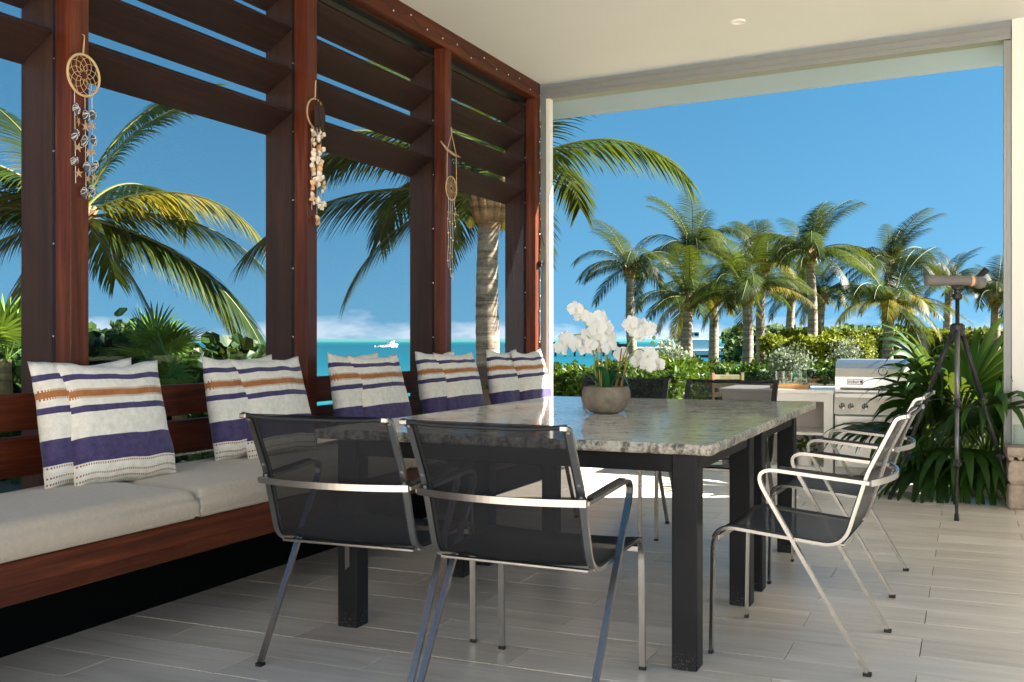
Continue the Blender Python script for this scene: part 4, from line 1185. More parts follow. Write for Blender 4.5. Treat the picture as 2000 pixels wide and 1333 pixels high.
MB().lathe([(0.0, -0.05), (0.035, -0.05), (0.045, -0.03), (0.045, 0.015), (0.03, 0.03), (0, 0.03)], 18, (0, 0, apex)).build('leg_hub', mt_dgrey, tp)
for q in (k1, k2, k3): MB().tube([(0, 0, apex - 0.45), q], 0.004, 6).build('brace', mt_dgrey, tp)
MB().lathe([(0.018, 0.18), (0.03, 0.19), (0.03, 0.215), (0.022, 0.22), (0.022, 0.245), (0.036, 0.25), (0.036, 0.262), (0, 0.262)], 16, (0, 0, apex)).box((-0.05, -0.02, apex + 0.2), (-0.028, 0.02, apex + 0.24), 0.004).build('pan_head', mt_dgrey, tp)
ZS = apex + 0.305
sco = thing('spotting_scope', 'grey spotting scope with angled black eyepiece on the tripod', 'telescope', TC + Vector((0, 0, ZS)), YAW)
SM = Matrix.Rotation(R(90), 4, 'Y')
MB().lathe([(0.0, -0.205), (0.034, -0.205), (0.037, -0.2), (0.037, -0.12), (0.033, -0.11), (0.032, 0.07), (0.034, 0.08), (0.034, 0.105), (0.036, 0.11), (0.03, 0.12), (0, 0.12)], 24, M=SM).build('scope_tube', mt_scope, sco, smooth=True)
MB().lathe([(0.034, 0.083), (0.0352, 0.085), (0.0352, 0.099), (0.034, 0.101)], 24, M=SM).build('focus_ring', mt_shell2, sco)
MB().lathe([(0, -0.036), (0.03, -0.03), (0.041, -0.01), (0.041, 0.012), (0.03, 0.032), (0, 0.038)], 18, M=Matrix.Translation((0.145, 0, -0.012)) @ Matrix.Rotation(R(90), 4, 'X')).build('prism_housing', mt_scope, sco, smooth=True)
EM = Matrix.Translation((0.135, 0, 0.022)) @ Matrix.Rotation(R(48), 4, 'Y')
MB().lathe([(0.017, -0.01), (0.017, 0.03), (0.02, 0.032), (0.02, 0.055), (0.022, 0.057), (0.022, 0.072), (0.016, 0.074), (0, 0.07)], 18, M=EM).build('eyepiece', mt_rubber, sco, smooth=True)
MB().box((-0.035, -0.018, -0.046), (0.035, 0.018, -0.032), 0.003).build('mount_foot', mt_dgrey, sco)

# carved wooden pedestal with a glass vase at the right edge
mt_wash = plain('whitewashed_carved_wood', lin(176, 160, 146), 0.9, 0, 0.2, var=0.25, nscale=18, bump=0.7)
pdl = thing('carved_pedestal', 'whitewashed carved wooden pedestal against the white house wall', 'pedestal', (0.345, 7.6, 0), R(4))
MB().box((-0.12, -0.12, 0), (0.12, 0.12, 0.16), 0.012).build('lower_block', mt_wash, pdl)
MB().add([(sx * a, sy * a, z) for a, z in ((0.105, 0.162), (0.122, 0.19), (0.122, 0.27), (0.112, 0.30), (0.10, 0.315)) for sx, sy in ((-1, -1), (1, -1), (1, 1), (-1, 1))],
         [(i * 4 + k, i * 4 + (k + 1) % 4, i * 4 + 4 + (k + 1) % 4, i * 4 + 4 + k) for i in range(4) for k in range(4)] + [(3, 2, 1, 0), (16, 17, 18, 19)]).build('bulged_block', mt_wash, pdl)
top = MB().box((-0.13, -0.13, 0.345), (0.13, 0.13, 0.40), 0.006)
top.build('cap_block', mt_wash, pdl)
nt = MB()
for sx, sy, rz in ((0, -1, 0), (-1, 0, -90), (1, 0, 90), (0, 1, 180)):
    for k in range(5):
        M = Matrix.Rotation(R(rz), 4, 'Z')
        x = -0.104 + 0.052 * k
        nt.add([M @ Vector(q) for q in ((x - 0.026, -0.125, 0.345), (x + 0.026, -0.125, 0.345), (x, -0.114, 0.312), (x - 0.026, -0.09, 0.345), (x + 0.026, -0.09, 0.345), (x, -0.09, 0.312))], [(0, 2, 1), (0, 3, 5, 2), (1, 2, 5, 4), (3, 4, 5)])
nt.build('carved_teeth', mt_wash, pdl)['kind'] = 'stuff'
tag(MB().lathe([(0, 0.002), (0.07, 0.002), (0.075, 0.01), (0.075, 0.13), (0.078, 0.135), (0.075, 0.138), (0.07, 0.13), (0.07, 0.014), (0, 0.012)], 28).build('glass_vase', mt_glass, loc=(0.335, 7.58, 0.401), smooth=True), 'clear glass vase on the carved wooden pedestal', 'vase')

# ------------------------------------------------------------------ plants
def fan_leaf(origin, aim, P, Rb, nseg, spread, droop, mat, parent, rr, wid=1.0):
    """petiole from origin along aim, then a fan of segments whose tips hang"""
    aim = Vector(aim).normalized(); m = MB()
    side = aim.cross(UP); side = side.normalized() if side.length > 1e-3 else Vector((1, 0, 0))
    nrm = side.cross(aim).normalized()
    pts = [origin + aim * (P * t) - UP * (0.12 * P * t * t * (1 - abs(aim.z))) for t in (0, .25, .5, .75, 1)]
    m.tube(pts, [0.008, 0.007, 0.006, 0.006, 0.005], 5)
    hub = pts[-1]
    a0 = (pts[-1] - pts[-2]).normalized()
    for k in range(nseg):
        th = R(-spread / 2 + spread * (k + 0.5) / nseg)
        d = (a0 * math.cos(th) + side * math.sin(th)).normalized()
        L = Rb * (0.78 + 0.22 * math.cos(th)) * rr.uniform(0.92, 1.05)
        lat0 = (-a0 * math.sin(th) + side * math.cos(th)).normalized()
        hw = math.tan(R(spread / nseg / 2)) * wid
        vs = []; N = 10; p = hub.copy(); dd = d.copy(); step = L / N
        tw = rr.uniform(-0.3, 0.3)
        for i in range(N + 1):
            t = i / N
            w = min(hw * L * t, hw * L * 0.5 * (1 - ((t - 0.45) / 0.55) ** 2 * 0.98 if t > 0.45 else 1.0)) if t > 0 else 0.002
            w = max(w, 0.0008)
            nn = dd.cross(lat0).normalized()
            vs += [p - lat0 * w + nn * (0.25 * w), p, p + lat0 * w + nn * (0.25 * w)]
            p = p + dd * step
            dd = (dd - UP * (droop * (0.15 + t * t * 1.6) * step / L * (1.0 + tw)) + nrm * 0.0).normalized()
        fs = []
        for i in range(N):
            for q in range(2): fs.append((i * 3 + q, i * 3 + q + 1, i * 3 + 4 + q, i * 3 + 3 + q))
        m.add(vs, fs)
    return m.build('fan_leaf', mat, parent, smooth=True)
def fan_palm(base, n, P, Rb, label, mat, seed, aims=None, droop=1.6, nseg=26, spread=250):
    rr = random.Random(seed); t = thing('fan_palm', label, 'fan palm', base)
    MB().tube([(0, 0, -0.1), (0, 0, 0.25)], [0.06, 0.045], 10).build('stem', mt_fibre, t, smooth=True)
    for k in range(n):
        if aims and k < len(aims): a, sc = aims[k]
        else:
            an = rr.uniform(0, 2 * math.pi); el = rr.uniform(0.15, 1.35); a = (math.cos(an) * math.cos(el), math.sin(an) * math.cos(el), math.sin(el)); sc = rr.uniform(0.8, 1.1)
        fan_leaf(Vector((rr.uniform(-.04, .04), rr.uniform(-.04, .04), 0.2)), a, P * sc, Rb * rr.uniform(0.9, 1.08), nseg, spread, droop * rr.uniform(0.8, 1.25), mat, t, rr, 1.05 if spread == 260 else 1.0)
    return t
def cdir(r_, u_, f_): return RV * r_ + UP * u_ + FV * f_
fan_palm((-0.04, 8.36, 0.03), 24, 0.5, 0.72, 'big glossy fan palm with hanging leaf blades behind the tripod', mt_fan, 21,
         [(cdir(0.05, 1, -0.25), 0.95), (cdir(-0.6, 0.8, -0.2), 0.8), (cdir(-0.9, 0.15, -0.5), 0.6), (cdir(0.7, 0.8, -0.1), 0.9), (cdir(-0.4, 0.35, -0.9), 0.75), (cdir(0.2, 0.3, -0.95), 0.75),
          (cdir(0.75, 0.3, -0.6), 0.75), (cdir(-0.35, 1, 0.2), 1.1), (cdir(-0.7, 0.12, -0.7), 0.6), (cdir(0.0, 0.1, -1), 0.55), (cdir(0.5, 0.1, -0.85), 0.55), (cdir(0.35, 1, 0.2), 1.05), (cdir(-0.8, 0.5, 0.1), 0.7)], 4.2, 24, 260)
fan_palm(at(300, 9.0, 700) - Vector((0, 0, 0.25)), 14, 0.22, 0.34, 'light green fan palm among the shrubs outside the second bay', mt_fan_l, 31, None, 0.9, 22, 230)
fan_palm(at(10, 8.2, 690) - Vector((0, 0, 0.3)), 13, 0.3, 0.36, 'light green fan palm outside the bay left of the nearest post', mt_fan_l, 33, None, 0.9, 22, 230)
fan_palm(at(350, 8.2, 770) - Vector((0, 0, 0.2)), 9, 0.2, 0.3, 'low fan palm behind the bench back in the second bay', mt_fan_l, 35, None, 1.2, 22, 230)

def leaf_cloud(n, size, sampler, rr, round_=False, up=0.4):
    m = MB()
    V, F = [], []
    for _ in range(n):
        p = sampler(rr)
        a = Vector((rr.gauss(0, 1), rr.gauss(0, 1), rr.gauss(up, 0.8))).normalized()
        b = a.cross(Vector((rr.gauss(0, 1), rr.gauss(0, 1), rr.gauss(0, 1)))).normalized(); c = a.cross(b)
        s_ = size * rr.uniform(0.7, 1.25); o = len(V)
        if round_:
            V += [p] + [p + (b * math.cos(k * 1.0472) + a * (1 + math.sin(k * 1.0472))) * s_ * 0.5 + c * (0.08 * s_ * (k % 2)) for k in range(6)]
            F += [(o, o + 1 + k, o + 1 + (k + 1) % 6) for k in range(6)]
        else:
            V += [p, p + a * s_ * 0.5 + b * s_ * 0.26 + c * s_ * 0.08, p + a * s_, p + a * s_ * 0.5 - b * s_ * 0.26 + c * s_ * 0.08]
            F += [(o, o + 1, o + 2), (o, o + 2, o + 3)]
    m.v = [tuple(v) for v in V]; m.f = F; m.mi = [0] * len(F)
    return m
def ell(c, r, shell=0.55, bump_=0.22):
    c = Vector(c)
    def f(rr):
        while True:
            d = Vector((rr.gauss(0, 1), rr.gauss(0, 1), rr.gauss(0, 1))).normalized()
            q = 1 - abs(rr.gauss(0, 1)) * (1 - shell) * 0.6
            q *= 1 + bump_ * noise.noise((d.x * 2.2 + c.x, d.y * 2.2 + c.y, d.z * 2.2 + c.z)) * 1.6
            p = Vector((d.x * r[0] * q, d.y * r[1] * q, d.z * r[2] * q))
            if c.z + p.z > -0.5: return c + p
    return f
def boxs(lo, hi, bump_=0.12):
    lo, hi = Vector(lo), Vector(hi)
    def f(rr):
        p = Vector((rr.uniform(lo.x, hi.x), rr.uniform(lo.y, hi.y), rr.uniform(lo.z, hi.z)))
        k = rr.random()
        if k < 0.45: p.z = hi.z - abs(rr.gauss(0, 0.07))
        elif k < 0.8: p.y = lo.y + abs(rr.gauss(0, 0.08))
        elif k < 0.9: p.x = (lo.x if rr.random() < .5 else hi.x)
        p.z += bump_ * noise.noise((p.x * 1.6, p.y * 1.6, 0)) + 0.6 * bump_ * noise.noise((p.x * 5, p.y * 5, 3))
        p.y += 0.8 * bump_ * noise.noise((p.x * 2.2, p.z * 2.2, 5))
        return p
    return f
def bush(name, label, cat, samplers, n, size, mat, stems, seed, round_=False, group=None, core=None):
    rr = random.Random(seed); t = thing(name, label, cat, (0, 0, 0), 0, group)
    tot = MB()
    for s_ in samplers:
        c = leaf_cloud(n // len(samplers), size, s_, rr, round_); tot.add(c.v, c.f)
    tot.build('foliage', mat, t)['kind'] = 'stuff'
    st = MB()
    for (a, b) in stems:
        a, b = Vector(a), Vector(b); md = (a + b) / 2 + Vector((rr.uniform(-.1, .1), rr.uniform(-.1, .1), 0)) * (b - a).length
        st.tube([a, md, b], [0.022, 0.016, 0.006], 6)
    if stems: st.build('stems', mt_twig, t)['kind'] = 'stuff'
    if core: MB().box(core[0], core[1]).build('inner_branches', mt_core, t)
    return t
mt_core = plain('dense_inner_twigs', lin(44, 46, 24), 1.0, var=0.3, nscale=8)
# clipped hedge just beyond the terrace
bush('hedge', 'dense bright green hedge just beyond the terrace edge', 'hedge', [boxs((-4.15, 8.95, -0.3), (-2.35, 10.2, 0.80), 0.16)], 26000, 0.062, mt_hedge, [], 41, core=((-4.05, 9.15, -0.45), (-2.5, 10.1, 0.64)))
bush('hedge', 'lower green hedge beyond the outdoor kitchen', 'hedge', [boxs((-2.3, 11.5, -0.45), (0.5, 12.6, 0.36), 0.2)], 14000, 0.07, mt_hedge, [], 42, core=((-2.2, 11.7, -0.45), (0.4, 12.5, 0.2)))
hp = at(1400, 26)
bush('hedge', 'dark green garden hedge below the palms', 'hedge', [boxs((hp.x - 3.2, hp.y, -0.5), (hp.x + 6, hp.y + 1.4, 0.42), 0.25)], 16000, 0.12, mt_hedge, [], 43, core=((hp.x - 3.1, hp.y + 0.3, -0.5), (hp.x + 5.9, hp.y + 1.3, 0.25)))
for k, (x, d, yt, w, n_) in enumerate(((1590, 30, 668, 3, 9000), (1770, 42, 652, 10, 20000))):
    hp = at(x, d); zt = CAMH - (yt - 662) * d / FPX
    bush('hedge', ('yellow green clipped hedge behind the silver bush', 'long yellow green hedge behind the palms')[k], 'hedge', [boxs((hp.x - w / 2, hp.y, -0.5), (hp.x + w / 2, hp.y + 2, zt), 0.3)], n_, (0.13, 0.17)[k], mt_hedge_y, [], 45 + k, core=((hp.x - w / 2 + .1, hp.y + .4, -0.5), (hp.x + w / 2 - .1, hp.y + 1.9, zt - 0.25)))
for k, (x, y_, d, r_, n_, lab) in enumerate(((1540, 700, 13.5, 0.22, 1500, 'silver leaved bush behind the water jug'), (1655, 684, 19, 0.25, 1100, 'silver leaved bush before the yellow green hedge'), (1312, 692, 12.5, 0.2, 1500, 'small silver leaved bush beside the orchid flowers'))):
    c = at(x, d, y_)
    bush('silver_bush', lab, 'bush', [ell(c + Vector((0, 0, -0.08)), (r_ * 1.25, r_ * 1.2, r_ * 1.1), 0.1, 0.6)], n_, 0.055, mt_silver, [((c.x + a, c.y, -0.45), c + Vector((a * 2, 0, r_ * 0.5))) for a in (-0.08, 0.0, 0.09)], 51 + k, group='silver bushes in the garden')
# sea grape shrubs outside the pergola
for k, (x, y_, d, r_, n_, lab) in enumerate(((225, 675, 9.2, 0.45, 420, 'sea grape shrub with round leaves next to the nearest post'), (330, 712, 10.2, 0.5, 420, 'sea grape shrub with round leaves behind the light fan palm'), (440, 700, 10.0, 0.42, 460, 'sea grape shrub with round leaves left of the second post'),
                                             (500, 712, 10.8, 0.40, 330, 'sea grape shrub with round leaves right behind the second post'), (30, 715, 9.0, 0.5, 420, 'sea grape shrub with round leaves outside the first bay'))):
    c = at(x, d, y_); c.z -= 0.12
    bush('sea_grape', lab, 'shrub', [ell(c, (r_, r_, r_ * 0.75), 0.2), ell(c - Vector((0, 0, 0.45)), (r_ * 1.1, r_, r_), 0.2)], n_ * 2, 0.12, mt_grape, [((c.x + a, c.y + a, -0.3), c + Vector((a * 2.5, a, r_ * 0.4))) for a in (-0.12, 0.0, 0.12)], 61 + k, True, 'sea grape shrubs along the pergola')

# coconut palms ------------------------------------------------------------
def frond_mesh(e0, droop, L, seed, hang, mat, npair=88, leaf=0.78, lw=0.0185):
    rr = random.Random(seed); N = 26; pts = []; p = Vector((0, 0, 0)); tang = []
    for i in range(N + 1):
        t = i / N; an = e0 - droop * t ** 1.25
        d = Vector((math.cos(an), 0, math.sin(an))); pts.append(p.copy()); tang.append(d); p = p + d * (L / N)
    m = MB(); m.tube(pts, [0.022 * (1 - 0.9 * i / N) + 0.002 for i in range(N + 1)], 5, mi=1)
    V, F = [], []
    for k in range(npair):
        t = 0.10 + 0.9 * (k + rr.uniform(-.3, .3)) / npair; t = min(max(t, 0.08), 0.995)
        i = min(int(t * N), N - 1); q = pts[i].lerp(pts[i + 1], t * N - i); tg = tang[i]; nn = Vector((-tg.z, 0, tg.x))
        ll = leaf * L / 2.6 * (0.35 + 0.65 * math.sin(math.pi * min(1, 0.16 + 0.80 * t)) ** 0.8) * rr.uniform(0.88, 1.06)
        for sd in (-1, 1):
            h = hang * rr.uniform(0.75, 1.2)
            d = (Vector((0, sd, 0)) * math.cos(h) + tg * (0.45 + 0.5 * t) + nn * 0.16 - Vector((0, 0, 1)) * math.sin(h) * 0.6).normalized()
            w = lw * L / 2.6 * (0.8 + 0.4 * rr.random()); o = len(V); pp = q.copy(); S = 5
            for s_ in range(S + 1):
                u = s_ / S; ww = w * (0.55 + 0.9 * u if u < 0.35 else 0.87 * (1 - u) / 0.65 + 0.02)
                lat = d.cross(nn).normalized() if d.cross(nn).length > 1e-4 else tg
                V += [pp - lat * ww, pp + lat * ww]
                pp = pp + d * (ll / S); d = (d - Vector((0, 0, 1)) * (0.10 + 0.24 * hang * u) * rr.uniform(0.8, 1.2)).normalized()
            F += [(o + 2 * s_, o + 2 * s_ + 1, o + 2 * s_ + 3, o + 2 * s_ + 2) for s_ in range(S)]
    m.add(V, F, 0)
    return m.mesh('frond', [mat, mt_rachis])
def lib(mat, seed, **kw):
    return {k: frond_mesh(R(e), R(dr), 2.6, seed + i, h, mat, **kw) for i, (k, e, dr, h) in enumerate((('up', 72, 60, 0.5), ('mid', 48, 105, 0.75), ('arch', 30, 95, 0.95), ('flat', 12, 62, 0.9), ('low', -12, 62, 0.8), ('hang', -45, 40, 0.7)))}
FAR = dict(npair=66, leaf=0.72, lw=0.0135)
LIB = {'g': lib(mt_frond, 100), 'y': lib(mt_frond_y, 200), 'd': lib(mt_frond_d, 300), 'fg': lib(mt_frond, 400, **FAR), 'fy': lib(mt_frond_y, 500, **FAR), 'fd': lib(mt_frond_d, 600, **FAR)}
mt_nut = plain('coconut_husk', lin(170, 160, 50), 0.5)
def palm(label, crown, base, trunk_r, L, fronds, seed, nuts=0, group='coconut palms in the garden'):
    """fronds: list of (kind, azimuth from camera right in degrees, scale, colour)"""
    rr = random.Random(seed); crown, base = Vector(crown), Vector(base)
    t = thing('coconut_palm', label, 'palm tree', base, 0, group); up = crown - base; H_ = up.length
    bend = RV * rr.uniform(-0.05, 0.05) * H_
    pts = [up * q + bend * math.sin(math.pi * q) for q in [k / 40 for k in range(41)]]
    tr_ = MB(); rad = [trunk_r * (1.25 - 0.35 * k / 40 + (0.35 * max(0, 1 - k / 5))) * (1 + 0.045 * (k % 2)) for k in range(41)]
    tr_.tube(pts, rad, 14); tr_.build('trunk', mt_trunk, t, smooth=True)
    cr = MB()
    cr.lathe([(trunk_r * 0.9, -0.35), (trunk_r * 1.35, -0.12), (trunk_r * 1.5, 0.05), (trunk_r * 0.9, 0.28), (0, 0.42)], 12, up)
    for k in range(9):
        a = k * 2.4; d = Vector((math.cos(a), math.sin(a), 0)); q = up + d * trunk_r * 1.0
        cr.tube([q + Vector((0, 0, -0.22)), q + d * trunk_r * 0.7 + Vector((0, 0, 0.1)), q + d * trunk_r * 1.5 + Vector((0, 0, 0.26))], [trunk_r * 0.4, trunk_r * 0.34, trunk_r * 0.16], 6)
    co = cr.build('crown', mt_fibre, t, smooth=True)
    for (kind, az, sc, colr) in fronds:
        th = YAW + R(az)
        o = link('frond', LIB[colr][kind], co, up + Vector((math.cos(th) * trunk_r * 0.6, math.sin(th) * trunk_r * 0.6, rr.uniform(0.0, 0.16))))
        s_ = L / 2.6 * sc; o.scale = (s_, s_ * rr.choice((-1, 1)), s_); o.rotation_euler = (rr.uniform(-.25, .25), 0, th)
    for k in range(nuts):
        a = rr.uniform(0, 6.28)
        MB().lathe([(0, -0.07), (0.042, -0.045), (0.055, 0), (0.04, 0.055), (0, 0.08)], 10).build('coconut', mt_nut, co, smooth=True, loc=up + Vector((math.cos(a) * trunk_r * 1.7, math.sin(a) * trunk_r * 1.7, -0.2 - rr.uniform(0, .12))))
    return t
def random_fronds(n, seed, cols='g', yellow=0.12):
    rr = random.Random(seed); out = []; ph = rr.uniform(0, 360); k0 = rr.randrange(10)
    for k in range(n):
        kind = ('up', 'mid', 'arch', 'up', 'mid', 'flat', 'mid', 'low', 'arch', 'flat')[(k + k0) % 10]
        c = 'y' if (rr.random() < yellow and kind in ('flat', 'low', 'hang', 'arch')) else cols
        out.append((kind, ph + k * 137.5 + rr.uniform(-22, 22), rr.uniform(0.72, 1.12), 'f' + c))
    return out
def P(x, d, y_=None, z=-0.45):
    v = at(x, d, y_)
    if y_ is None: v.z = z
    return v
# the palm whose trunk shows in the corner bay
palm('coconut palm with bare ringed trunk outside the corner bay', P(955, 12, 395), P(968, 12), 0.125, 2.6,
     [('mid', 2, 1.0, 'g'), ('up', 20, 0.8, 'd'), ('flat', 184, 1.12, 'g'), ('mid', 174, 1.0, 'd'), ('low', 196, 0.8, 'd'), ('mid', 205, 1.05, 'g'), ('up', 40, 1, 'g'), ('up', 150, 1, 'g'), ('mid', 100, 1, 'g'), ('mid', 60, 1, 'd'),
      ('arch', 130, 1, 'd'), ('arch', 75, 1, 'g'), ('flat', 110, 0.9, 'd'), ('mid', 160, 1.1, 'g'), ('up', 260, 0.9, 'g'), ('up', 330, 0.9, 'g')], 71, nuts=2)
palm('large coconut palm with yellowish fronds outside the nearest bays', P(140, 15, 440), P(140, 15), 0.14, 3.3,
     [('arch', 2, 0.95, 'y'), ('flat', 10, 0.85, 'g'), ('low', -4, 1.05, 'g'), ('low', 12, 0.85, 'y'), ('up', 15, 0.8, 'g'), ('up', 165, 0.9, 'd'), ('mid', 172, 0.95, 'd'), ('arch', 184, 0.95, 'y'),
      ('low', 188, 0.9, 'd'), ('mid', 215, 0.85, 'g'), ('flat', 100, 0.9, 'g'), ('hang', 175, 0.75, 'y'), ('up', 35, 1.0, 'g'), ('mid', 70, 0.9, 'd'), ('hang', 20, 0.8, 'd'), ('arch', 150, 0.9, 'g'), ('flat', 200, 0.9, 'd'), ('low', 30, 0.9, 'g')], 72, nuts=2, group='coconut palms in the garden')
GP = [  # crown px, d, frond length px, trunk foot px x, colour, yellow share, label
    (1232, 528, 42, 108, 1240, 'd', 0.05, 'dark coconut palm left of the palm group beyond the hedge'),
    (1352, 492, 46, 128, 1322, 'd', 0.05, 'tallest coconut palm of the group beyond the orchid'),
    (1347, 588, 31, 118, 1350, 'g', 0.3, 'short thick coconut palm with yellow lower fronds beyond the orchid'),
    (1395, 585, 38, 90, 1393, 'g', 0.2, 'slim leaning coconut palm between the thick palm and bright palm'),
    (1458, 575, 29, 130, 1455, 'g', 0.1, 'bright green coconut palm behind the second far chair'),
    (1492, 520, 48, 120, 1490, 'd', 0.05, 'dark coconut palm behind the bright green one'),
    (1580, 500, 36, 122, 1580, 'g', 0.1, 'tall coconut palm with straight trunk above the water jug'),
    (1548, 575, 52, 80, 1548, 'd', 0.3, 'small far coconut palm beside the straight trunk'),
    (1605, 580, 44, 80, 1598, 'g', 0.45, 'small yellowing coconut palm right of the straight trunk'),
    (1738, 520, 44, 115, 1742, 'd', 0.0, 'dark feathery coconut palm above the grill'),
    (1740, 600, 27, 130, 1738, 'g', 0.55, 'low coconut palm with yellow fronds above the grill'),
    (1858, 545, 52, 70, 1858, 'd', 0.0, 'distant coconut palm behind the spotting scope'),
    (1945, 580, 34, 100, 1945, 'd', 0.1, 'dark coconut palm beside the right door jamb')]
for k, (cx, cy, d, fl_, bx, colr, ye, lab) in enumerate(GP):
    palm(lab, P(cx, d, cy), P(bx, d), 0.10 * d / 40 + 0.06, fl_ * 1.17 * d / FPX, random_fronds(26, 300 + k, colr, ye), 80 + k, nuts=3)

# far shore, harbour and boats --------------------------------------------
fw = MB(); rr = random.Random(77)
def far_wood(x0, x1, d, ytop, n, size):
    V = MB()
    for k in range(n):
        x = rr.uniform(x0, x1); p = at(x, d * rr.uniform(1, 1.12)); zt = CAMH + (662 - ytop) * d / FPX * (0.75 + 0.5 * noise.noise((x * 0.03, d, 0)))
        p.z = rr.uniform(SEA, zt) if rr.random() < 0.6 else zt - abs(rr.gauss(0, 0.8)); s_ = size * rr.uniform(0.6, 1.3)
        a = Vector((rr.gauss(0, 1), rr.gauss(0, 1), rr.gauss(0.3, 1))).normalized(); b = a.orthogonal().normalized(); c = a.cross(b)
        o = len(fw.v); fw.add([p, p + a * s_ + b * s_ * .6, p + a * 1.6 * s_, p + a * s_ - b * s_ * .6], [(0, 1, 2, 3)])
far_wood(1415, 1760, 230, 641, 9000, 0.9)
far_wood(1700, 2300, 200, 648, 9000, 0.9)
w_ = fw.build('far_mangrove_wood', mt_far); w_['kind'] = 'stuff'; tag(w_, 'low green mangrove wood on the far side of the harbour', 'wood')
mt_jet = plain('dark_jetty_timber', lin(60, 56, 54), 0.9)
mt_conc = plain('pale_quay_concrete', lin(190, 186, 176), 0.9)
mt_bwhite = plain('boat_white', lin(232, 234, 236), 0.4)
mt_bblue = plain('boat_blue', lin(70, 110, 150), 0.4)
mt_dwin = plain('dark_window_glass', (0.02, 0.025, 0.03, 1), 0.1)
mt_red = plain('dull_red_paint', lin(130, 52, 46), 0.5)
mt_grey = plain('grey_paint', lin(120, 124, 128), 0.5)
DJ = 330.0
sc_ = DJ / FPX
def hz(y_): return CAMH - (y_ - 662) * sc_
jt = thing('jetty', 'dark timber jetty across the harbour behind the orchids', 'jetty', at(1160, DJ) * Vector((1, 1, 0)), YAW)
MB().box((-28, -3, hz(679)), (12, 3, hz(672))).build('deck', mt_jet, jt)
for k in range(14): MB().box((-27.5 + 3 * k, -2.9, SEA - 1), (-26.9 + 3 * k, -2.3, hz(679) - 0.01)).build('pile', mt_jet, jt)
for k in range(9): MB().box((-26 + 4 * k, -2, hz(672) + 0.005), (-24.2 + 4 * k, 1, hz(672) + rr.uniform(0.5, 1.3))).build('cargo_box', rr.choice((mt_jet, mt_grey, mt_jet)), jt)
struct(MB().box((-16, -4, SEA - 1), (70, 30, hz(681))).build('quay', mt_conc, None, loc=at(1310, DJ + 25) * Vector((1, 1, 0)), rot=(0, 0, YAW)))
def vehicle(x, kind, label, col):
    t = thing('parked_' + kind, label, kind, Vector((0, 0, hz(681))) + at(x, DJ + 32) * Vector((1, 1, 0)), YAW)
    if kind == 'car':
        m = MB(); pr = [(-2.1, 0.3), (-2.1, 0.85), (-1.5, 0.95), (-0.9, 1.5), (0.9, 1.5), (1.5, 0.95), (2.15, 0.85), (2.15, 0.3)]
        n = len(pr); m.add([(a, s_ * 0.85, z) for s_ in (-1, 1) for a, z in pr], [tuple(range(n)), tuple(range(2 * n - 1, n - 1, -1))] + [(i, (i + 1) % n, n + (i + 1) % n, n + i) for i in range(n)]); m.build('body', col, t)
        MB().box((-0.85, -0.87, 0.97), (0.85, 0.87, 1.4)).build('window', mt_dwin, t)
        for a in (-1.35, 1.35): MB().lathe([(0.32, -0.9), (0.32, 0.9)], 12, M=Matrix.Translation((a, 0, 0.32)) @ Matrix.Rotation(R(90), 4, 'X')).build('wheel', mt_rubber, t)
    else:
        MB().box((-3.2, -1.1, 0.7), (1.6, 1.1, 2.9), 0.05).build('cargo_body', col, t); MB().box((1.75, -1.0, 0.5), (3.3, 1.0, 2.3), 0.15).build('cab', mt_red, t); MB().box((2.4, -1.02, 1.4), (3.32, 1.02, 2.1)).build('window', mt_dwin, t)
        for a in (-2.3, 2.5): MB().lathe([(0.48, -1.05), (0.48, 1.05)], 12, M=Matrix.Translation((a, 0, 0.48)) @ Matrix.Rotation(R(90), 4, 'X')).build('wheel', mt_rubber, t)
vehicle(1297, 'car', 'dark car parked on the harbour quay', mt_grey)
vehicle(1338, 'truck', 'red truck parked on the harbour quay', mt_red)
vehicle(1373, 'truck', 'dark box truck on the quay beside the white landing craft', mt_jet)
def boat(x, y_, d, L, label, blue=False):
    zz = CAMH - (y_ - 662) * d / FPX
    t = thing('moored_boat', label, 'boat', Vector((0, 0, SEA)) + at(x, d) * Vector((1, 1, 0)), YAW)
    pr = [(-0.5, 0.0), (-0.5, 0.14), (0.3, 0.15), (0.52, 0.2), (0.4, 0.0)]
    m = MB(); n = 5
    m.add([(a * L, s_ * L * 0.13 * (1 if a < 0.35 else 0.25), z * L) for s_ in (-1, 1) for a, z in pr], [tuple(range(n)), tuple(range(2 * n - 1, n - 1, -1))] + [(i, (i + 1) % n, n + (i + 1) % n, n + i) for i in range(n)])
    m.build('hull', mt_bblue if blue else mt_bwhite, t); MB().box((-0.2 * L, -0.09 * L, 0.151 * L), (0.14 * L, 0.09 * L, 0.25 * L), 0.02 * L).build('cabin', mt_bwhite, t); MB().box((-0.1 * L, -0.093 * L, 0.19 * L), (0.145 * L, 0.093 * L, 0.23 * L)).build('cabin_window', mt_dwin, t)
for k, (x, L, bl, lab) in enumerate(((1287, 5, True, 'small blue boat moored before the quay beside the orchids'), (1300, 6, False, 'small white boat moored below the parked car'), (1330, 7, False, 'white motor boat moored below the red truck'), (1367, 6, False, 'small white boat moored beside the landing craft'))):
    boat(x, 690, 300, L, lab, bl)
lc = thing('landing_craft', 'pale grey landing craft with white wheelhouse in the harbour', 'ship', Vector((0, 0, SEA)) + at(1440, 300) * Vector((1, 1, 0)), YAW)
q = 300 / FPX
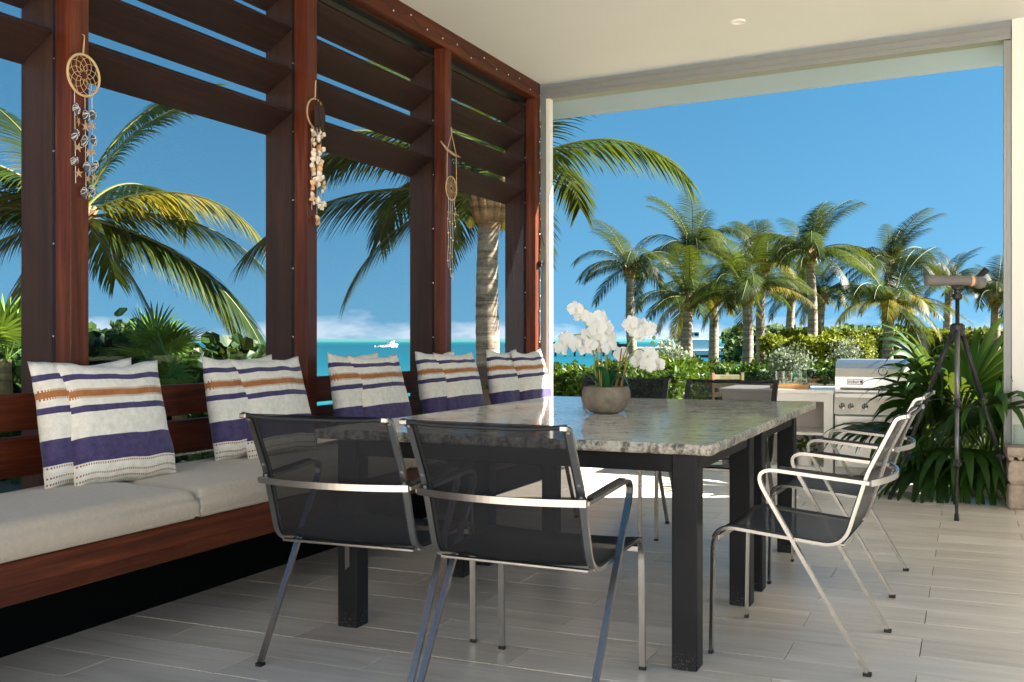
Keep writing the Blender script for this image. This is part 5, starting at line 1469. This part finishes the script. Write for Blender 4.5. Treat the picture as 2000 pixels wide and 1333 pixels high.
MB().add([(a, b, z) for b in (-3, 3) for a, z in ((-19, 0), (-19.5, 2.0), (10, 2.4), (19, 4.2), (19.5, 3.4), (12, 0))], [(0, 1, 2, 3, 4, 5), (11, 10, 9, 8, 7, 6)] + [(i, 6 + i, 6 + (i + 1) % 6, (i + 1) % 6) for i in range(6)]).build('hull', plain('hull_pale_grey', lin(198, 200, 198), 0.5), lc)
MB().box((-17.5, -2.6, 2.05), (-8, 2.6, 5.4), 0.1).build('deckhouse', mt_bwhite, lc); MB().box((-16, -2.2, 5.42), (-11, 2.2, 7.6), 0.1).build('wheelhouse', mt_bwhite, lc)
for a in (-15.6, -14.1, -12.6): MB().box((a, -2.23, 6.3), (a + 1.1, 2.23, 7.1)).build('window', mt_dwin, lc)
MB().tube([(-13.5, 0, 7.6), (-13.5, 0, 10)], 0.1, 6).build('mast', mt_grey, lc)
MB().box((-19.55, -3.02, 0.2), (12, 3.02, 0.9)).build('waterline_stripe', mt_jet, lc)
# speed boat out at sea with its wake
bp = at(764, 700) * Vector((1, 1, 0)) + Vector((0, 0, SEA))
sb = thing('motor_catamaran', 'white motor catamaran throwing spray out on the turquoise sea', 'boat', bp, YAW + R(70))
for s_ in (-1, 1):
    MB().add([(a, s_ * 1.9 + b, z) for b in (-0.55, 0.55) for a, z in ((-5, 0), (-5, 1.5), (4, 1.8), (5.6, 2.0), (4, 0))], [(0, 1, 2, 3, 4), (9, 8, 7, 6, 5)] + [(i, 5 + i, 5 + (i + 1) % 5, (i + 1) % 5) for i in range(5)]).build('hull', mt_bwhite, sb)
MB().box((-4.8, -2.4, 1.52), (3.4, 2.4, 2.0), 0.1).build('deck', mt_bwhite, sb); MB().box((-3.5, -1.9, 2.02), (1.5, 1.9, 3.5), 0.2).build('cabin', mt_bwhite, sb); MB().box((-2.5, -1.95, 2.5), (1.6, 1.95, 3.1)).build('cabin_window', mt_dwin, sb)
MB().box((-3.8, -2, 3.9), (1.0, 2, 4.05)).box((-3.6, -1.8, 3.5), (-3.5, -1.7, 3.9)).box((0.7, 1.7, 3.5), (0.8, 1.8, 3.9)).build('roof', mt_red, sb)
V = MB()
for k in range(500):
    a = rr.uniform(0, 1); px_ = 4 - 12 * a; sp = 1.5 + 3.5 * a; p = Vector((px_, rr.gauss(0, sp * 0.6), abs(rr.gauss(0, 1.1 * (1 - a) + 0.25)))); s_ = rr.uniform(0.3, 0.7)
    u = Vector((rr.gauss(0, 1), rr.gauss(0, 1), rr.gauss(0, 1))).normalized(); v = u.orthogonal().normalized()
    V.add([p - u * s_, p + v * s_, p + u * s_, p - v * s_], [(0, 1, 2, 3)])
V.build('spray', plain('white_spray', lin(240, 244, 244), 0.9), sb)['kind'] = 'stuff'
# wooden garden chairs beyond the counter
for k, x in enumerate((1402, 1432)):
    b_ = at(x, 15.5); t = thing('garden_chair', ('weathered slatted garden chair beyond the second far armchair', 'weathered slatted garden chair nearer the glass balustrade')[k], 'chair', (b_.x, b_.y, -0.45), YAW + R(190), 'slatted garden chairs')
    for z in (0.55, 0.68, 0.81, 0.94): MB().box((-0.24, -0.22, z), (0.24, -0.2, z + 0.07), 0.004).build('back_slat', mt_driftw, t)
    for sx in (-0.25, 0.21): MB().box((sx, -0.24, 0), (sx + 0.04, -0.195, 1.04)).build('leg', mt_driftw, t); MB().box((sx, 0.2, 0), (sx + 0.04, 0.24, 0.45)).build('leg', mt_driftw, t)
    MB().box((-0.25, -0.19, 0.42), (0.25, 0.24, 0.45), 0.004).build('seat', mt_driftw, t)
# unseen white wall and pale paving, added behind the viewer to bounce sunlight
tag(MB().box((-9, -7.5, -0.5), (9, -7.0, 5.2)).build('bounce_wall', mt_white), 'white wall added behind the viewer to bounce sunlight, outside the view', 'bounce wall')
struct(MB().box((-9, -7.0, -0.5), (9, -3.22, -0.02)).build('bounce_paving', plain('pale_bounce_paving', lin(230, 220, 202), 0.8)))
